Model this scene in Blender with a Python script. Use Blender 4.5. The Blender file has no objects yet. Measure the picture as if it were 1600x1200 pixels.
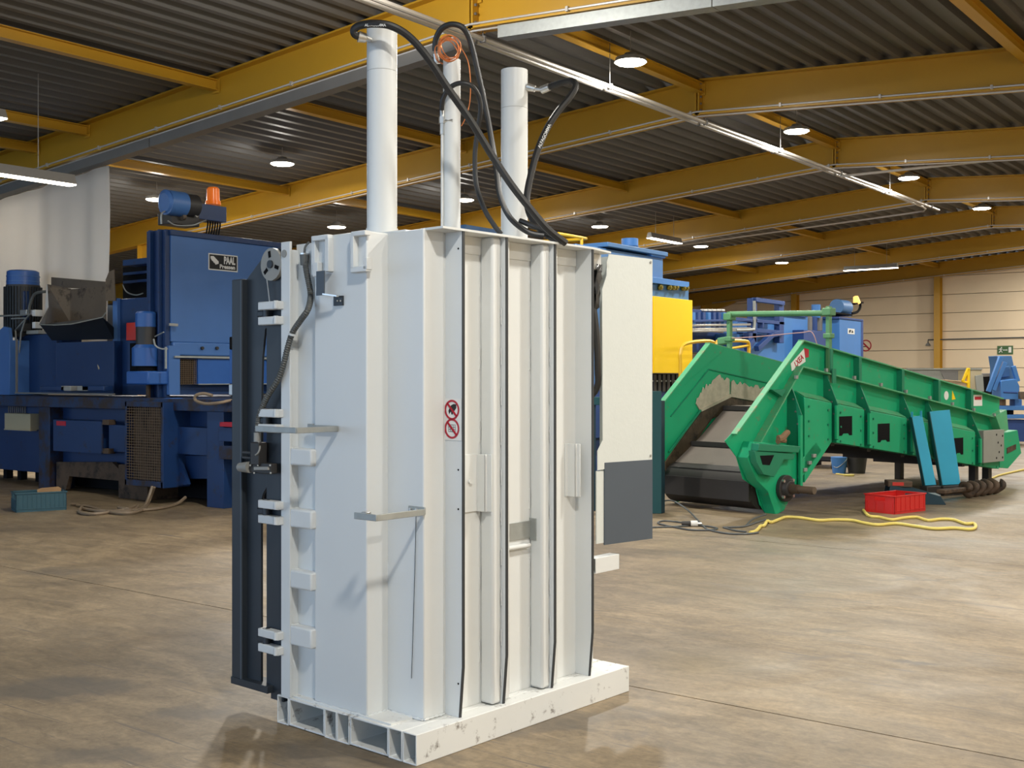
import bpy, math, random
from mathutils import Vector, Matrix

# ------------------------------------------------------------------ camera, light, exposure
SC = bpy.context.scene
COL = SC.collection
CAM_Z, YAW, FPX, HOR = 1.5, math.radians(37.5), 1790.0, 592.0
cam_d = bpy.data.cameras.new('camera'); cam = bpy.data.objects.new('camera', cam_d); COL.objects.link(cam)
cam.location = (0, 0, CAM_Z); cam.rotation_euler = (math.pi/2, 0, YAW)
cam_d.sensor_width = 36; cam_d.lens = FPX/1600*36; cam_d.shift_y = -(600-HOR)/1600
cam_d.clip_end = 200
SC.camera = cam
SC.view_settings.view_transform = 'Standard'; SC.view_settings.look = 'None'
SC.view_settings.gamma = 1; SC.view_settings.use_curve_mapping = False
SC.view_settings.exposure = EXPOSURE = 0.0

world = bpy.data.worlds.new('sky'); SC.world = world; world.use_nodes = True
wb = world.node_tree.nodes['Background']
wb.inputs[0].default_value = (0.54, 0.74, 1.0, 1); wb.inputs[1].default_value = 2.6   # overcast daylight through the open gable behind the camera

HIGHBAY_W, GLOW, LAMP_COL = 190.0, .09, (1.0, 0.96, 0.88)

# ------------------------------------------------------------------ pixel measuring helpers (points in the place)
_s, _c = math.sin(YAW), math.cos(YAW)
def ray(px, py):
    t = (px-800)/FPX
    return Vector((-_s+t*_c, _c+t*_s, (HOR-py)/FPX))
CP = Vector((0, 0, CAM_Z))
def at(px, py, D): return CP + ray(px, py)*D
def fl(px, py, z=0.0):
    r = ray(px, py); return CP + r*((z-CAM_Z)/r.z)
def atY(px, py, Y):
    r = ray(px, py); return CP + r*(Y/r.y)
def atX(px, py, X):
    r = ray(px, py); return CP + r*(X/r.x)

# ------------------------------------------------------------------ materials
def s2l(h):
    h = h.lstrip('#'); o = []
    for i in (0, 2, 4):
        c = int(h[i:i+2], 16)/255
        o.append(c/12.92 if c <= .04045 else ((c+.055)/1.055)**2.4)
    return tuple(o)
MATS = {}
def paint(name, col, rough=.45, var=.10, scale=3.0, metal=0.0, rust=0.0, rustcol='#3a2415', bump=0.0, emit=0.0, ecol=None, streak=False, rscale=5.0):
    if name in MATS: return MATS[name]
    if isinstance(col, str): col = s2l(col)
    m = bpy.data.materials.new(name); m.use_nodes = True; nt = m.node_tree; N = nt.nodes; L = nt.links
    b = N['Principled BSDF']; b.inputs['Roughness'].default_value = rough; b.inputs['Metallic'].default_value = metal
    tc = N.new('ShaderNodeTexCoord'); mp = N.new('ShaderNodeMapping'); L.new(tc.outputs['Object'], mp.inputs[0])
    if streak: mp.inputs['Scale'].default_value = (1, 1, .12)
    nz = N.new('ShaderNodeTexNoise'); nz.inputs['Scale'].default_value = scale; nz.inputs['Detail'].default_value = 5
    L.new(mp.outputs[0], nz.inputs[0])
    cr = N.new('ShaderNodeMix'); cr.data_type = 'RGBA'
    cr.inputs[6].default_value = tuple(c*(1-var) for c in col)+(1,); cr.inputs[7].default_value = tuple(min(1, c*(1+var)) for c in col)+(1,)
    L.new(nz.outputs[0], cr.inputs[0]); out = cr.outputs[2]
    if rust:
        n2 = N.new('ShaderNodeTexNoise'); n2.inputs['Scale'].default_value = rscale; n2.inputs['Detail'].default_value = 8; n2.inputs['Roughness'].default_value = .7
        L.new(mp.outputs[0], n2.inputs[0])
        rp = N.new('ShaderNodeValToRGB'); rp.color_ramp.elements[0].position = .62-.35*rust; rp.color_ramp.elements[1].position = .74-.25*rust
        L.new(n2.outputs[0], rp.inputs[0])
        m2 = N.new('ShaderNodeMix'); m2.data_type = 'RGBA'; L.new(rp.outputs[0], m2.inputs[0]); L.new(out, m2.inputs[6])
        m2.inputs[7].default_value = s2l(rustcol)+(1,); out = m2.outputs[2]
    L.new(out, b.inputs['Base Color'])
    if bump:
        bp = N.new('ShaderNodeBump'); bp.inputs['Strength'].default_value = bump; bp.inputs['Distance'].default_value = .004
        n3 = N.new('ShaderNodeTexNoise'); n3.inputs['Scale'].default_value = 60; L.new(tc.outputs['Object'], n3.inputs[0])
        L.new(n3.outputs[0], bp.inputs['Height']); L.new(bp.outputs[0], b.inputs['Normal'])
    if emit:
        b.inputs['Emission Color'].default_value = (ecol or col)+(1,); b.inputs['Emission Strength'].default_value = emit
    MATS[name] = m
    return m

M = {}
M['white'] = paint('white_paint', (.68, .70, .695), .38, .03, 2.0)
M['white_dirty'] = paint('white_paint_scuffed', (.70, .71, .69), .42, .05, 4.0, rust=.12, rustcol='#5b5048', rscale=14)
M['panelwhite'] = paint('white_cabinet_paint', (.60, .635, .615), .5, .03, 30, bump=.15)
M['slate'] = paint('slate_paint', (.024, .031, .040), .45, .08, 3)
M['slate_mid'] = paint('slate_grey_paint', (.066, .085, .110), .5, .05, 3)
M['edge'] = paint('dark_edge', (.03, .033, .036), .6, .1)
M['galv'] = paint('galvanised_steel', (.36, .38, .37), .5, .22, 18, metal=.5)
M['steel'] = paint('bright_steel', (.62, .62, .60), .3, .08, 20, metal=.85)
M['rubber'] = paint('black_rubber', (.018, .018, .018), .42, .15, 8)
M['greyhose'] = paint('grey_conduit', (.10, .105, .10), .5, .1, 8)
M['print'] = paint('white_print', (.75, .75, .72), .6, .02)
M['blackprint'] = paint('black_print', (.012, .012, .012), .6, .02)
M['redprint'] = paint('red_print', (.42, .012, .03), .5, .05)
M['copper'] = paint('copper_wire', (.72, .25, .09), .35, .1, 10, metal=.5)
M['disc'] = paint('pulley_disc', (.30, .295, .27), .5, .06)
M['beamyellow'] = paint('beam_yellow', (.52, .285, .018), .42, .08, 2.0)
M['ceil'] = paint('roof_deck_grey', (.118, .115, .112), .5, .12, 1.2)
M['duct'] = paint('grey_rail_steel', (.17, .165, .155), .5, .12, 4)
M['pipe'] = paint('pale_conduit', (.52, .49, .45), .35, .06, 3, metal=.3)
M['wall'] = paint('beige_wall_panel', (.80, .66, .47), .8, .06, 1.5, bump=.2)
M['wallgrey'] = paint('dark_wall', (.16, .155, .15), .8, .1, 1)
M['tarp'] = paint('white_tarpaulin', (.66, .65, .63), .6, .05, 1.2, streak=True)
M['blue'] = paint('blue_paint_shaded', (.008, .034, .118), .4, .2, 2.5, rust=.10, rustcol='#2a2018')  # machine blue darkened to carry the shade on its lower parts
M['bluehop'] = paint('blue_paint_lit', (.058, .155, .40), .42, .14, 2.0)  # lighter copy of the machine blue for the better-lit hopper and parts
M['bluebright'] = paint('blue_motor_paint', (.025, .105, .36), .38, .1, 6)
M['bluerust'] = paint('blue_paint_worn_shaded', (.008, .030, .095), .5, .2, 3, rust=.55, rustcol='#2c1c10')  # rust is wear; the blue under it is darkened for shade
M['rust'] = paint('rusty_steel', (.085, .052, .03), .75, .35, 6, rust=.4, rustcol='#1d140e', bump=.4)
M['hopperbrown'] = paint('brown_worn_sheet', (.12, .09, .062), .6, .25, 5, rust=.25, rustcol='#241a12', bump=.2)
M['dark'] = paint('dark_gap', (.010, .010, .011), .7, .1)
M['darkmetal'] = paint('dark_oily_steel', (.03, .028, .027), .5, .2, 8)
MATS['dark_gap'].node_tree.nodes['Principled BSDF'].inputs['Specular IOR Level'].default_value = .04
M['mesh'] = paint('mesh_wire', (.15, .10, .055), .6, .2, 8)
M['red'] = paint('signal_red', (.50, .03, .02), .42, .08)
M['crate_red'] = paint('red_crate_plastic', (.56, .018, .016), .38, .06)
M['crate_blue'] = paint('teal_crate_plastic', (.025, .085, .115), .5, .15, 10)
M['beige'] = paint('beige_box', (.42, .36, .23), .55, .05)
M['wood'] = paint('raw_wood', (.34, .20, .09), .7, .25, 6)
M['green'] = paint('green_machine_paint', (.004, .345, .155), .5, .10, 2.5, rust=.07, rustcol='#6f6a52', rscale=9)
M['greendk'] = paint('dark_green_plate', (.008, .20, .105), .42, .1, 3)
M['greenlt'] = paint('pale_green_edge', (.075, .36, .175), .5, .18, 6, rust=.22, rustcol='#8f8a6a', rscale=10)
M['pipegreen'] = paint('moss_green_pipe', (.10, .26, .12), .5, .15, 5)
M['belt'] = paint('worn_rubber_belt', (.135, .112, .092), .6, .2, 3, bump=.2)
M['beltdk'] = paint('belt_cleat', (.022, .019, .017), .6, .2)
M['brush'] = paint('fibre_skirt', (.46, .39, .30), .9, .3, 14, bump=.6)
M['yellow'] = paint('machine_yellow', (.93, .60, .0), .6, .03, 2)
M['railyellow'] = paint('rail_yellow', (.78, .46, .02), .4, .08)
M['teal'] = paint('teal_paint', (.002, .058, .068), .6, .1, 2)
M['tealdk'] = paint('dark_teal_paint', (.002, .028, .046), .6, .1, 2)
M['cyan'] = paint('cyan_board', (.028, .34, .53), .45, .1, 3)
M['farblue'] = paint('mid_blue_paint', (.055, .20, .52), .45, .1, 2)
M['farblue_dk'] = paint('deep_blue_paint', (.02, .06, .22), .45, .15, 3)
M['pressblue'] = paint('steel_blue_paint', (.06, .17, .38), .45, .1, 3)
M['greycont'] = paint('grey_container', (.27, .28, .25), .6, .15, 3)
M['hoseyellow'] = paint('yellow_hose', (.72, .58, .14), .5, .1, 6)
M['cable'] = paint('grey_cable', (.07, .08, .085), .5, .1, 8)
M['tancable'] = paint('tan_cable', (.20, .15, .10), .55, .15, 8)
M['orange'] = paint('amber_lens', (.85, .16, .01), .25, .06, emit=.22, ecol=(1, .22, .02))
M['amber_lit'] = paint('amber_lens_lit', (.9, .4, .08), .3, .05, emit=1.5, ecol=(1, .55, .15))
M['signgreen'] = paint('exit_sign_green', (.045, .12, .04), .5, .05)
M['lamp'] = paint('lamp_lens', (1, 1, 1), .5, 0, emit=26, ecol=(1.0, .90, .72))
M['tubelamp'] = paint('tube_lamp_lens', (1, 1, 1), .5, 0, emit=14, ecol=(1.0, .93, .74))
M['lamphouse'] = paint('lamp_housing', (.35, .34, .32), .4, .05, metal=.3)
M['stain'] = paint('stain', (.12, .1, .08), .5, .1)
M['skin_tool'] = paint('leather_glove', (.22, .13, .07), .8, .25, 20)

def tarp_mat():
    m = M['tarp']; nt = m.node_tree; N = nt.nodes; L = nt.links; b = N['Principled BSDF']
    tr = N.new('ShaderNodeBsdfTranslucent'); mx = N.new('ShaderNodeMixShader'); mx.inputs[0].default_value = .3
    tr.inputs[0].default_value = (.75, .70, .62, 1)
    L.new(b.outputs[0], mx.inputs[1]); L.new(tr.outputs[0], mx.inputs[2]); L.new(mx.outputs[0], N['Material Output'].inputs[0])
tarp_mat()
STAINS_AND_SHADE = []  # floor stains, plus blots painting the press's shadow along its base
for px_, py_, rx_, ry_, rot_, k_ in ((95, 1075, .42, .26, .65, .75), (300, 1115, .25, .14, .6, .55), (85, 893, .40, .22, .65, .5), (1425, 1035, .16, .05, .3, .8), (1440, 905, .45, .05, .65, .45), (1290, 985, .22, .06, .5, .5), (1200, 925, .40, .06, .65, .45), (560, 1180, .5, .3, .6, .5), (150, 1180, .3, .12, .6, .5), (870, 1130, .55, .14, 1.0, .5)):
    v_ = fl(px_, py_); STAINS_AND_SHADE.append((v_.x, v_.y, rx_, ry_, rot_, k_))
def floor_mat():
    m = bpy.data.materials.new('concrete_floor'); m.use_nodes = True; nt = m.node_tree; N = nt.nodes; L = nt.links
    b = N['Principled BSDF']; tc = N.new('ShaderNodeTexCoord')
    def noise(scale, det=6, rot=0, st=(1, 1, 1), rgh=.6, dist=0):
        mp = N.new('ShaderNodeMapping'); mp.inputs['Scale'].default_value = st; mp.inputs['Rotation'].default_value = (0, 0, rot)
        L.new(tc.outputs['Object'], mp.inputs[0])
        n = N.new('ShaderNodeTexNoise'); n.inputs['Scale'].default_value = scale; n.inputs['Detail'].default_value = det
        n.inputs['Roughness'].default_value = rgh; n.inputs['Distortion'].default_value = dist
        L.new(mp.outputs[0], n.inputs[0]); return n.outputs[0]
    def ramp(src, p0, p1, c0=(0, 0, 0, 1), c1=(1, 1, 1, 1)):
        r = N.new('ShaderNodeValToRGB'); r.color_ramp.elements[0].position = p0; r.color_ramp.elements[1].position = p1
        r.color_ramp.elements[0].color = c0; r.color_ramp.elements[1].color = c1; L.new(src, r.inputs[0]); return r.outputs[0]
    def mix(fac, a, c, typ='MIX'):
        x = N.new('ShaderNodeMix'); x.data_type = 'RGBA'; x.blend_type = typ
        L.new(fac, x.inputs[0]) if not isinstance(fac, float) else None
        if isinstance(fac, float): x.inputs[0].default_value = fac
        for i, q in ((6, a), (7, c)):
            if isinstance(q, tuple): x.inputs[i].default_value = q
            else: L.new(q, x.inputs[i])
        return x.outputs[2]
    base = ramp(noise(.45, 8, .3, (1, 1, 1), .65, .6), .34, .68, (.185, .143, .094, 1), (.365, .280, .178, 1))
    sweep = ramp(noise(2.2, 7, math.radians(-25), (.28, 1.6, 1), .68, 1.2), .35, .66, (.80, .79, .77, 1), (1.13, 1.11, 1.07, 1))
    col = mix(1.0, base, sweep, 'MULTIPLY')
    mid = ramp(noise(5.5, 12, .7, (.55, 1.25, 1), .78, .8), .36, .66, (.62, .61, .59, 1), (1.16, 1.15, 1.12, 1))
    col = mix(1.0, col, mid, 'MULTIPLY')
    fine = ramp(noise(26, 5, 0, (1, 1, 1), .7), .3, .75, (.70, .70, .70, 1), (1.15, 1.15, 1.15, 1))
    col = mix(1.0, col, fine, 'MULTIPLY')
    st = ramp(noise(.62, 9, .9, (1, 1, 1), .72, 1.5), .60, .72)
    col = mix(st, col, (.115, .095, .075, 1))
    sc = ramp(noise(3.5, 4, math.radians(15), (.16, 2.6, 1), .6, 2.5), .635, .67)
    col = mix(sc, col, (.13, .105, .08, 1))
    s2 = ramp(noise(7, 6, math.radians(-40), (.12, 3.0, 1), .7, 3.5), .645, .675)
    col = mix(s2, col, (.11, .09, .068, 1))
    s3 = ramp(noise(6, 6, math.radians(38), (.14, 2.4, 1), .7, 3.0), .675, .71)
    col = mix(s3, col, (.40, .34, .26, 1))
    sp = ramp(noise(42, 2, 0, (1, 1, 1), .5), .745, .775)
    col = mix(sp, col, (.06, .05, .04, 1))
    def blot(cx, cy, rx, ry, rot, col, dark):
        mp = N.new('ShaderNodeMapping'); mp.vector_type = 'TEXTURE'; mp.inputs['Location'].default_value = (cx, cy, 0); mp.inputs['Rotation'].default_value = (0, 0, rot); mp.inputs['Scale'].default_value = (rx, ry, 1)
        wv = N.new('ShaderNodeTexNoise'); wv.inputs['Scale'].default_value = 2.2/max(rx, ry); wv.inputs['Detail'].default_value = 6; L.new(tc.outputs['Object'], wv.inputs[0])
        ad = N.new('ShaderNodeMixRGB'); ad.blend_type = 'ADD'; ad.inputs[0].default_value = .9*max(rx, ry); L.new(tc.outputs['Object'], ad.inputs[1])
        sb = N.new('ShaderNodeMixRGB'); sb.blend_type = 'SUBTRACT'; sb.inputs[0].default_value = 1; L.new(wv.outputs[1], sb.inputs[1]); sb.inputs[2].default_value = (.5, .5, .5, 1)
        L.new(sb.outputs[0], ad.inputs[2]); L.new(ad.outputs[0], mp.inputs[0])
        ln = N.new('ShaderNodeVectorMath'); ln.operation = 'LENGTH'
        fl2 = N.new('ShaderNodeVectorMath'); fl2.operation = 'MULTIPLY'; fl2.inputs[1].default_value = (1, 1, 0); L.new(mp.outputs[0], fl2.inputs[0]); L.new(fl2.outputs[0], ln.inputs[0])
        f = ramp(ln.outputs['Value'], .55, 1.0, (dark, dark, dark, 1), (0, 0, 0, 1))
        return mix(f, col, (.085, .074, .062, 1))
    for q in STAINS_AND_SHADE: col = blot(q[0], q[1], q[2], q[3], q[4], col, q[5])
    L.new(col, b.inputs['Base Color'])
    rr = ramp(noise(.8, 6, .4, (1, 1, 1), .6, 1.0), .3, .75, (.34, .34, .34, 1), (.66, .66, .66, 1))
    L.new(rr, b.inputs['Roughness'])
    bp = N.new('ShaderNodeBump'); bp.inputs['Strength'].default_value = .12; bp.inputs['Distance'].default_value = .01
    L.new(noise(9, 8), bp.inputs['Height']); L.new(bp.outputs[0], b.inputs['Normal'])
    return m
M['floor'] = floor_mat()

# ------------------------------------------------------------------ mesh building
TR = {}
class MB:
    def __init__(s): s.v, s.f = [], []
    def add(s, vs, fs):
        o = len(s.v); s.v += [tuple(q) for q in vs]; s.f += [tuple(i+o for i in f) for f in fs]; return s
    def box(s, x0, x1, y0, y1, z0, z1):
        x0, x1 = sorted((x0, x1)); y0, y1 = sorted((y0, y1)); z0, z1 = sorted((z0, z1))
        return s.add([(x, y, z) for z in (z0, z1) for y in (y0, y1) for x in (x0, x1)],
                     [(0, 2, 3, 1), (4, 5, 7, 6), (0, 1, 5, 4), (2, 6, 7, 3), (0, 4, 6, 2), (1, 3, 7, 5)])
    def prism(s, poly, ax, a, b):
        ar = sum(poly[i][0]*poly[(i+1) % len(poly)][1]-poly[(i+1) % len(poly)][0]*poly[i][1] for i in range(len(poly)))
        if ar < 0: poly = poly[::-1]
        def mk(p, t): return {'x': (t, p[0], p[1]), 'y': (p[0], t, p[1]), 'z': (p[0], p[1], t)}[ax]
        n = len(poly); a, b = sorted((a, b))
        fs = [tuple(range(n))[::-1], tuple(range(n, 2*n))]+[(i, (i+1) % n, n+(i+1) % n, n+i) for i in range(n)]
        if ax == 'y': fs = [f[::-1] for f in fs]
        return s.add([mk(p, a) for p in poly]+[mk(p, b) for p in poly], fs)
    def hull(s, A, B):
        """solid between two matching loops of 3-D points"""
        n = len(A)
        return s.add(list(A)+list(B), [tuple(range(n))[::-1], tuple(range(n, 2*n))]+[(i, (i+1) % n, n+(i+1) % n, n+i) for i in range(n)])
    def bar(s, p, q, w, h, up=(0, 0, 1)):
        p, q = Vector(p), Vector(q); d = (q-p).normalized(); u = Vector(up)
        if abs(d.dot(u)) > .98: u = Vector((0, 1, 0))
        a = d.cross(u).normalized(); b = a.cross(d).normalized()
        o = [(-1, -1), (1, -1), (1, 1), (-1, 1)]
        A = [p+a*(i*w/2)+b*(j*h/2) for i, j in o]; B = [q+a*(i*w/2)+b*(j*h/2) for i, j in o]
        return s.add(A+B, [(0, 1, 2, 3), (7, 6, 5, 4), (0, 4, 5, 1), (1, 5, 6, 2), (2, 6, 7, 3), (3, 7, 4, 0)])
    def cyl(s, p, q, r, r2=None, n=20):
        p, q = Vector(p), Vector(q); r2 = r if r2 is None else r2
        d = (q-p).normalized(); u = Vector((0, 0, 1)) if abs(d.z) < .9 else Vector((1, 0, 0))
        a = d.cross(u).normalized(); b = d.cross(a)
        A = [p+(a*math.cos(t)+b*math.sin(t))*r for t in (2*math.pi*i/n for i in range(n))]
        B = [q+(a*math.cos(t)+b*math.sin(t))*r2 for t in (2*math.pi*i/n for i in range(n))]
        return s.add(A+B, [tuple(range(n))[::-1], tuple(range(n, 2*n))]+[(i, (i+1) % n, n+(i+1) % n, n+i) for i in range(n)])
    def ring(s, p, nrm, r0, r1, th, n=28):
        p, d = Vector(p), Vector(nrm).normalized(); u = Vector((0, 0, 1)) if abs(d.z) < .9 else Vector((1, 0, 0))
        a = d.cross(u).normalized(); b = d.cross(a); vs = []
        for i in range(n):
            t = 2*math.pi*i/n; e = a*math.cos(t)+b*math.sin(t)
            vs += [p+e*r0, p+e*r1, p+e*r1+d*th, p+e*r0+d*th]
        fs = []
        for i in range(n):
            j = (i+1) % n
            for k in range(4): fs.append((4*i+k, 4*i+(k+1) % 4, 4*j+(k+1) % 4, 4*j+k))
        return s.add(vs, fs)
    def tube(s, pts, r, n=8, smooth=True, seg=6):
        P = [Vector(p) for p in pts]
        if smooth and len(P) > 2:
            Q = []
            for i in range(len(P)-1):
                p0, p1, p2, p3 = P[max(i-1, 0)], P[i], P[i+1], P[min(i+2, len(P)-1)]
                for k in range(seg):
                    t = k/seg
                    Q.append(.5*((2*p1)+(p2-p0)*t+(2*p0-5*p1+4*p2-p3)*t*t+(3*p1-p0-3*p2+p3)*t**3))
            P = Q+[P[-1]]
        nrm = None; rings = []
        for i, p in enumerate(P):
            d = (P[min(i+1, len(P)-1)]-P[max(i-1, 0)]).normalized()
            if nrm is None: nrm = d.orthogonal().normalized()
            else: nrm = (nrm-d*nrm.dot(d)).normalized()
            b = d.cross(nrm); rr = r(i/(len(P)-1)) if callable(r) else r
            rings.append([p+(nrm*math.cos(2*math.pi*k/n)+b*math.sin(2*math.pi*k/n))*rr for k in range(n)])
        vs = [v for R in rings for v in R]; fs = []
        for i in range(len(rings)-1):
            for k in range(n):
                fs.append((i*n+k, i*n+(k+1) % n, (i+1)*n+(k+1) % n, (i+1)*n+k))
        fs += [tuple(range(n))[::-1], tuple((len(rings)-1)*n+k for k in range(n))]
        return s.add(vs, fs)
    def rhs(s, x0, x1, y0, y1, z0, z1, t):
        """hollow rectangular tube running along y"""
        o = [(x0, z0), (x1, z0), (x1, z1), (x0, z1)]; i = [(x0+t, z0+t), (x1-t, z0+t), (x1-t, z1-t), (x0+t, z1-t)]
        vs = [(p[0], y, p[1]) for y in (y0, y1) for p in o+i]; fs = []
        for k in range(4):
            j = (k+1) % 4
            fs += [(k, j, 8+j, 8+k), (4+k, 12+k, 12+j, 4+j), (k, 4+k, 4+j, j), (8+k, 8+j, 12+j, 12+k)]
        return s.add(vs, fs)
    def quad(s, a, b, c, d): return s.add([a, b, c, d], [(0, 1, 2, 3)])
    def build(s, name, mat, parent=None, bevel=0.0, smooth=True, world=False, **props):
        me = bpy.data.meshes.new(name); vs = s.v
        if world and parent is not None:
            inv = TR[parent.name].inverted(); vs = [tuple(inv @ Vector(v)) for v in vs]
        me.from_pydata(vs, [], s.f); me.update()
        me.materials.append(M[mat] if isinstance(mat, str) else mat)
        if smooth:
            me.polygons.foreach_set('use_smooth', [True]*len(me.polygons)); me.set_sharp_from_angle(angle=math.radians(32))
        o = bpy.data.objects.new(name, me); COL.objects.link(o)
        if parent is not None:
            o.parent = parent; TR[o.name] = TR[parent.name].copy()
        else: TR[o.name] = Matrix.Identity(4)
        if bevel:
            b = o.modifiers.new('edge', 'BEVEL'); b.width = bevel; b.segments = 2; b.limit_method = 'ANGLE'; b.angle_limit = math.radians(40)
            b.harden_normals = False
        for k, v in props.items(): o[k] = v
        return o
def thing(name, label, cat, loc=(0, 0, 0), rz=0.0, group=None, kind=None):
    o = bpy.data.objects.new(name, None); COL.objects.link(o); o.empty_display_size = .1
    o.location = loc; o.rotation_euler = (0, 0, rz)
    if label: o['label'] = label
    if cat: o['category'] = cat
    if group: o['group'] = group
    if kind: o['kind'] = kind
    TR[o.name] = Matrix.Translation(loc) @ Matrix.Rotation(rz, 4, 'Z')
    return o
def solo(mb, name, mat, label, cat, group=None, origin=None, bevel=0.0):
    """a thing that is one mesh, its origin put at its base"""
    o = Vector(origin if origin is not None else mb.v[0]); mb.v = [tuple(Vector(v)-o) for v in mb.v]
    ob = mb.build(name, mat, None, bevel=bevel); ob.location = o
    TR[ob.name] = Matrix.Translation(o)
    ob['label'] = label; ob['category'] = cat
    if group: ob['group'] = group
    return ob
def text_mb(txt, size, mat4, ext=.002, bold=0.0, sx=1.0):
    """flat lettering as mesh; mat4 maps text x,y to the sign's plane"""
    cu = bpy.data.curves.new('lettering', 'FONT'); cu.body = txt; cu.size = size; cu.extrude = ext; cu.offset = bold
    cu.align_x = 'CENTER'; cu.align_y = 'CENTER'; cu.resolution_u = 3
    ob = bpy.data.objects.new('lettering', cu); COL.objects.link(ob)
    bpy.context.view_layer.update()
    dg = bpy.context.evaluated_depsgraph_get(); me = bpy.data.meshes.new_from_object(ob.evaluated_get(dg))
    mb = MB(); mb.add([mat4 @ Vector((v.co.x*sx, v.co.y, v.co.z)) for v in me.vertices], [tuple(p.vertices) for p in me.polygons])
    bpy.data.objects.remove(ob); bpy.data.curves.remove(cu); bpy.data.meshes.remove(me)
    return mb
def frame(o, x, y):
    x, y = Vector(x).normalized(), Vector(y).normalized(); z = x.cross(y).normalized(); y = z.cross(x)
    return Matrix(((x.x, y.x, z.x, o[0]), (x.y, y.y, z.y, o[1]), (x.z, y.z, z.z, o[2]), (0, 0, 0, 1)))
# ================================================================== THE HALL
RID, Z0, SLOPE, XL, XR, YB, YF = -7.75, 5.22, .068, -34.0, 6.0, -9.0, 39.5
def zu(X): return Z0-SLOPE*abs(X-RID)             # underside of the rafters
DEP = .50
floor = thing('floor', None, None, (0, 0, 0), kind='structure')
MB().box(XL, XR, YB-6, YF, -.30, -.06).build('subfloor', 'dark', floor)
ys = [YB-6, -5.21, -.21, 4.79, 9.79, 14.79, 19.79, 24.79, 29.79, YF]
for i in range(len(ys)-1):
    MB().box(XL, XR, ys[i]+.005, ys[i+1]-.005, -.06, 0).build('slab', 'floor', floor)
# roof deck: trapezoidal ribs running the length of the hall
mb = MB(); pitch = .28; prof = [(0, 0), (.075, 0), (.105, .075), (.235, .075), (.28, 0)]
xs = []
for side in (-1, 1):
    end = XL if side < 0 else XR; n = int(abs(end-RID)/pitch)
    pts = []
    for k in range(n):
        for dx, dz in prof[:-1]:
            x = RID+side*(k*pitch+dx); pts.append((x, zu(x)+DEP+dz))
    x = RID+side*n*pitch; pts.append((x, zu(x)+DEP))
    vs = [(x, y, z) for y in (YB-1, YF) for x, z in pts]; n = len(pts)
    mb.add(vs, [(i, i+1, n+i+1, n+i) for i in range(n-1)])
    mb.add([(RID, YB-1, Z0+DEP+.16), (RID, YF, Z0+DEP+.16), (x, YF, zu(x)+DEP+.16), (x, YB-1, zu(x)+DEP+.16)], [(0, 1, 2, 3)])
mb.build('ceiling', 'ceil', smooth=False, kind='structure')
# far gable wall of horizontal panels
wall = thing('wall_far', None, None, (0, YF, 0), kind='structure')
bays = [(XL, -22.3), (-22.3, -17.2), (-17.2, -12.1), (-12.1, -7.0), (-7.0, -1.0), (-1.0, XR)]
for a, b in bays:
    z = 0; zt = min(zu(a), zu(b))+DEP
    while z < zt-.05:
        MB().box(a+.008, b-.008, YF, YF+.2, z+.009, min(z+.62, zt)-.009).build('wall_panel', 'wall', wall, world=True)
        z += .62
MB().box(XL, XR, YF+.14, YF+.25, 0, 5.8).build('wall_core', 'wallgrey', wall, world=True)
MB().box(XR, XR+.2, YB, YF+.2, 0, 5.6).build('wall_right', 'wall', kind='structure')
MB().box(XL-.2, XL, YB, YF+.2, 0, 5.6).build('wall_left', 'wallgrey', kind='structure')

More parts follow.
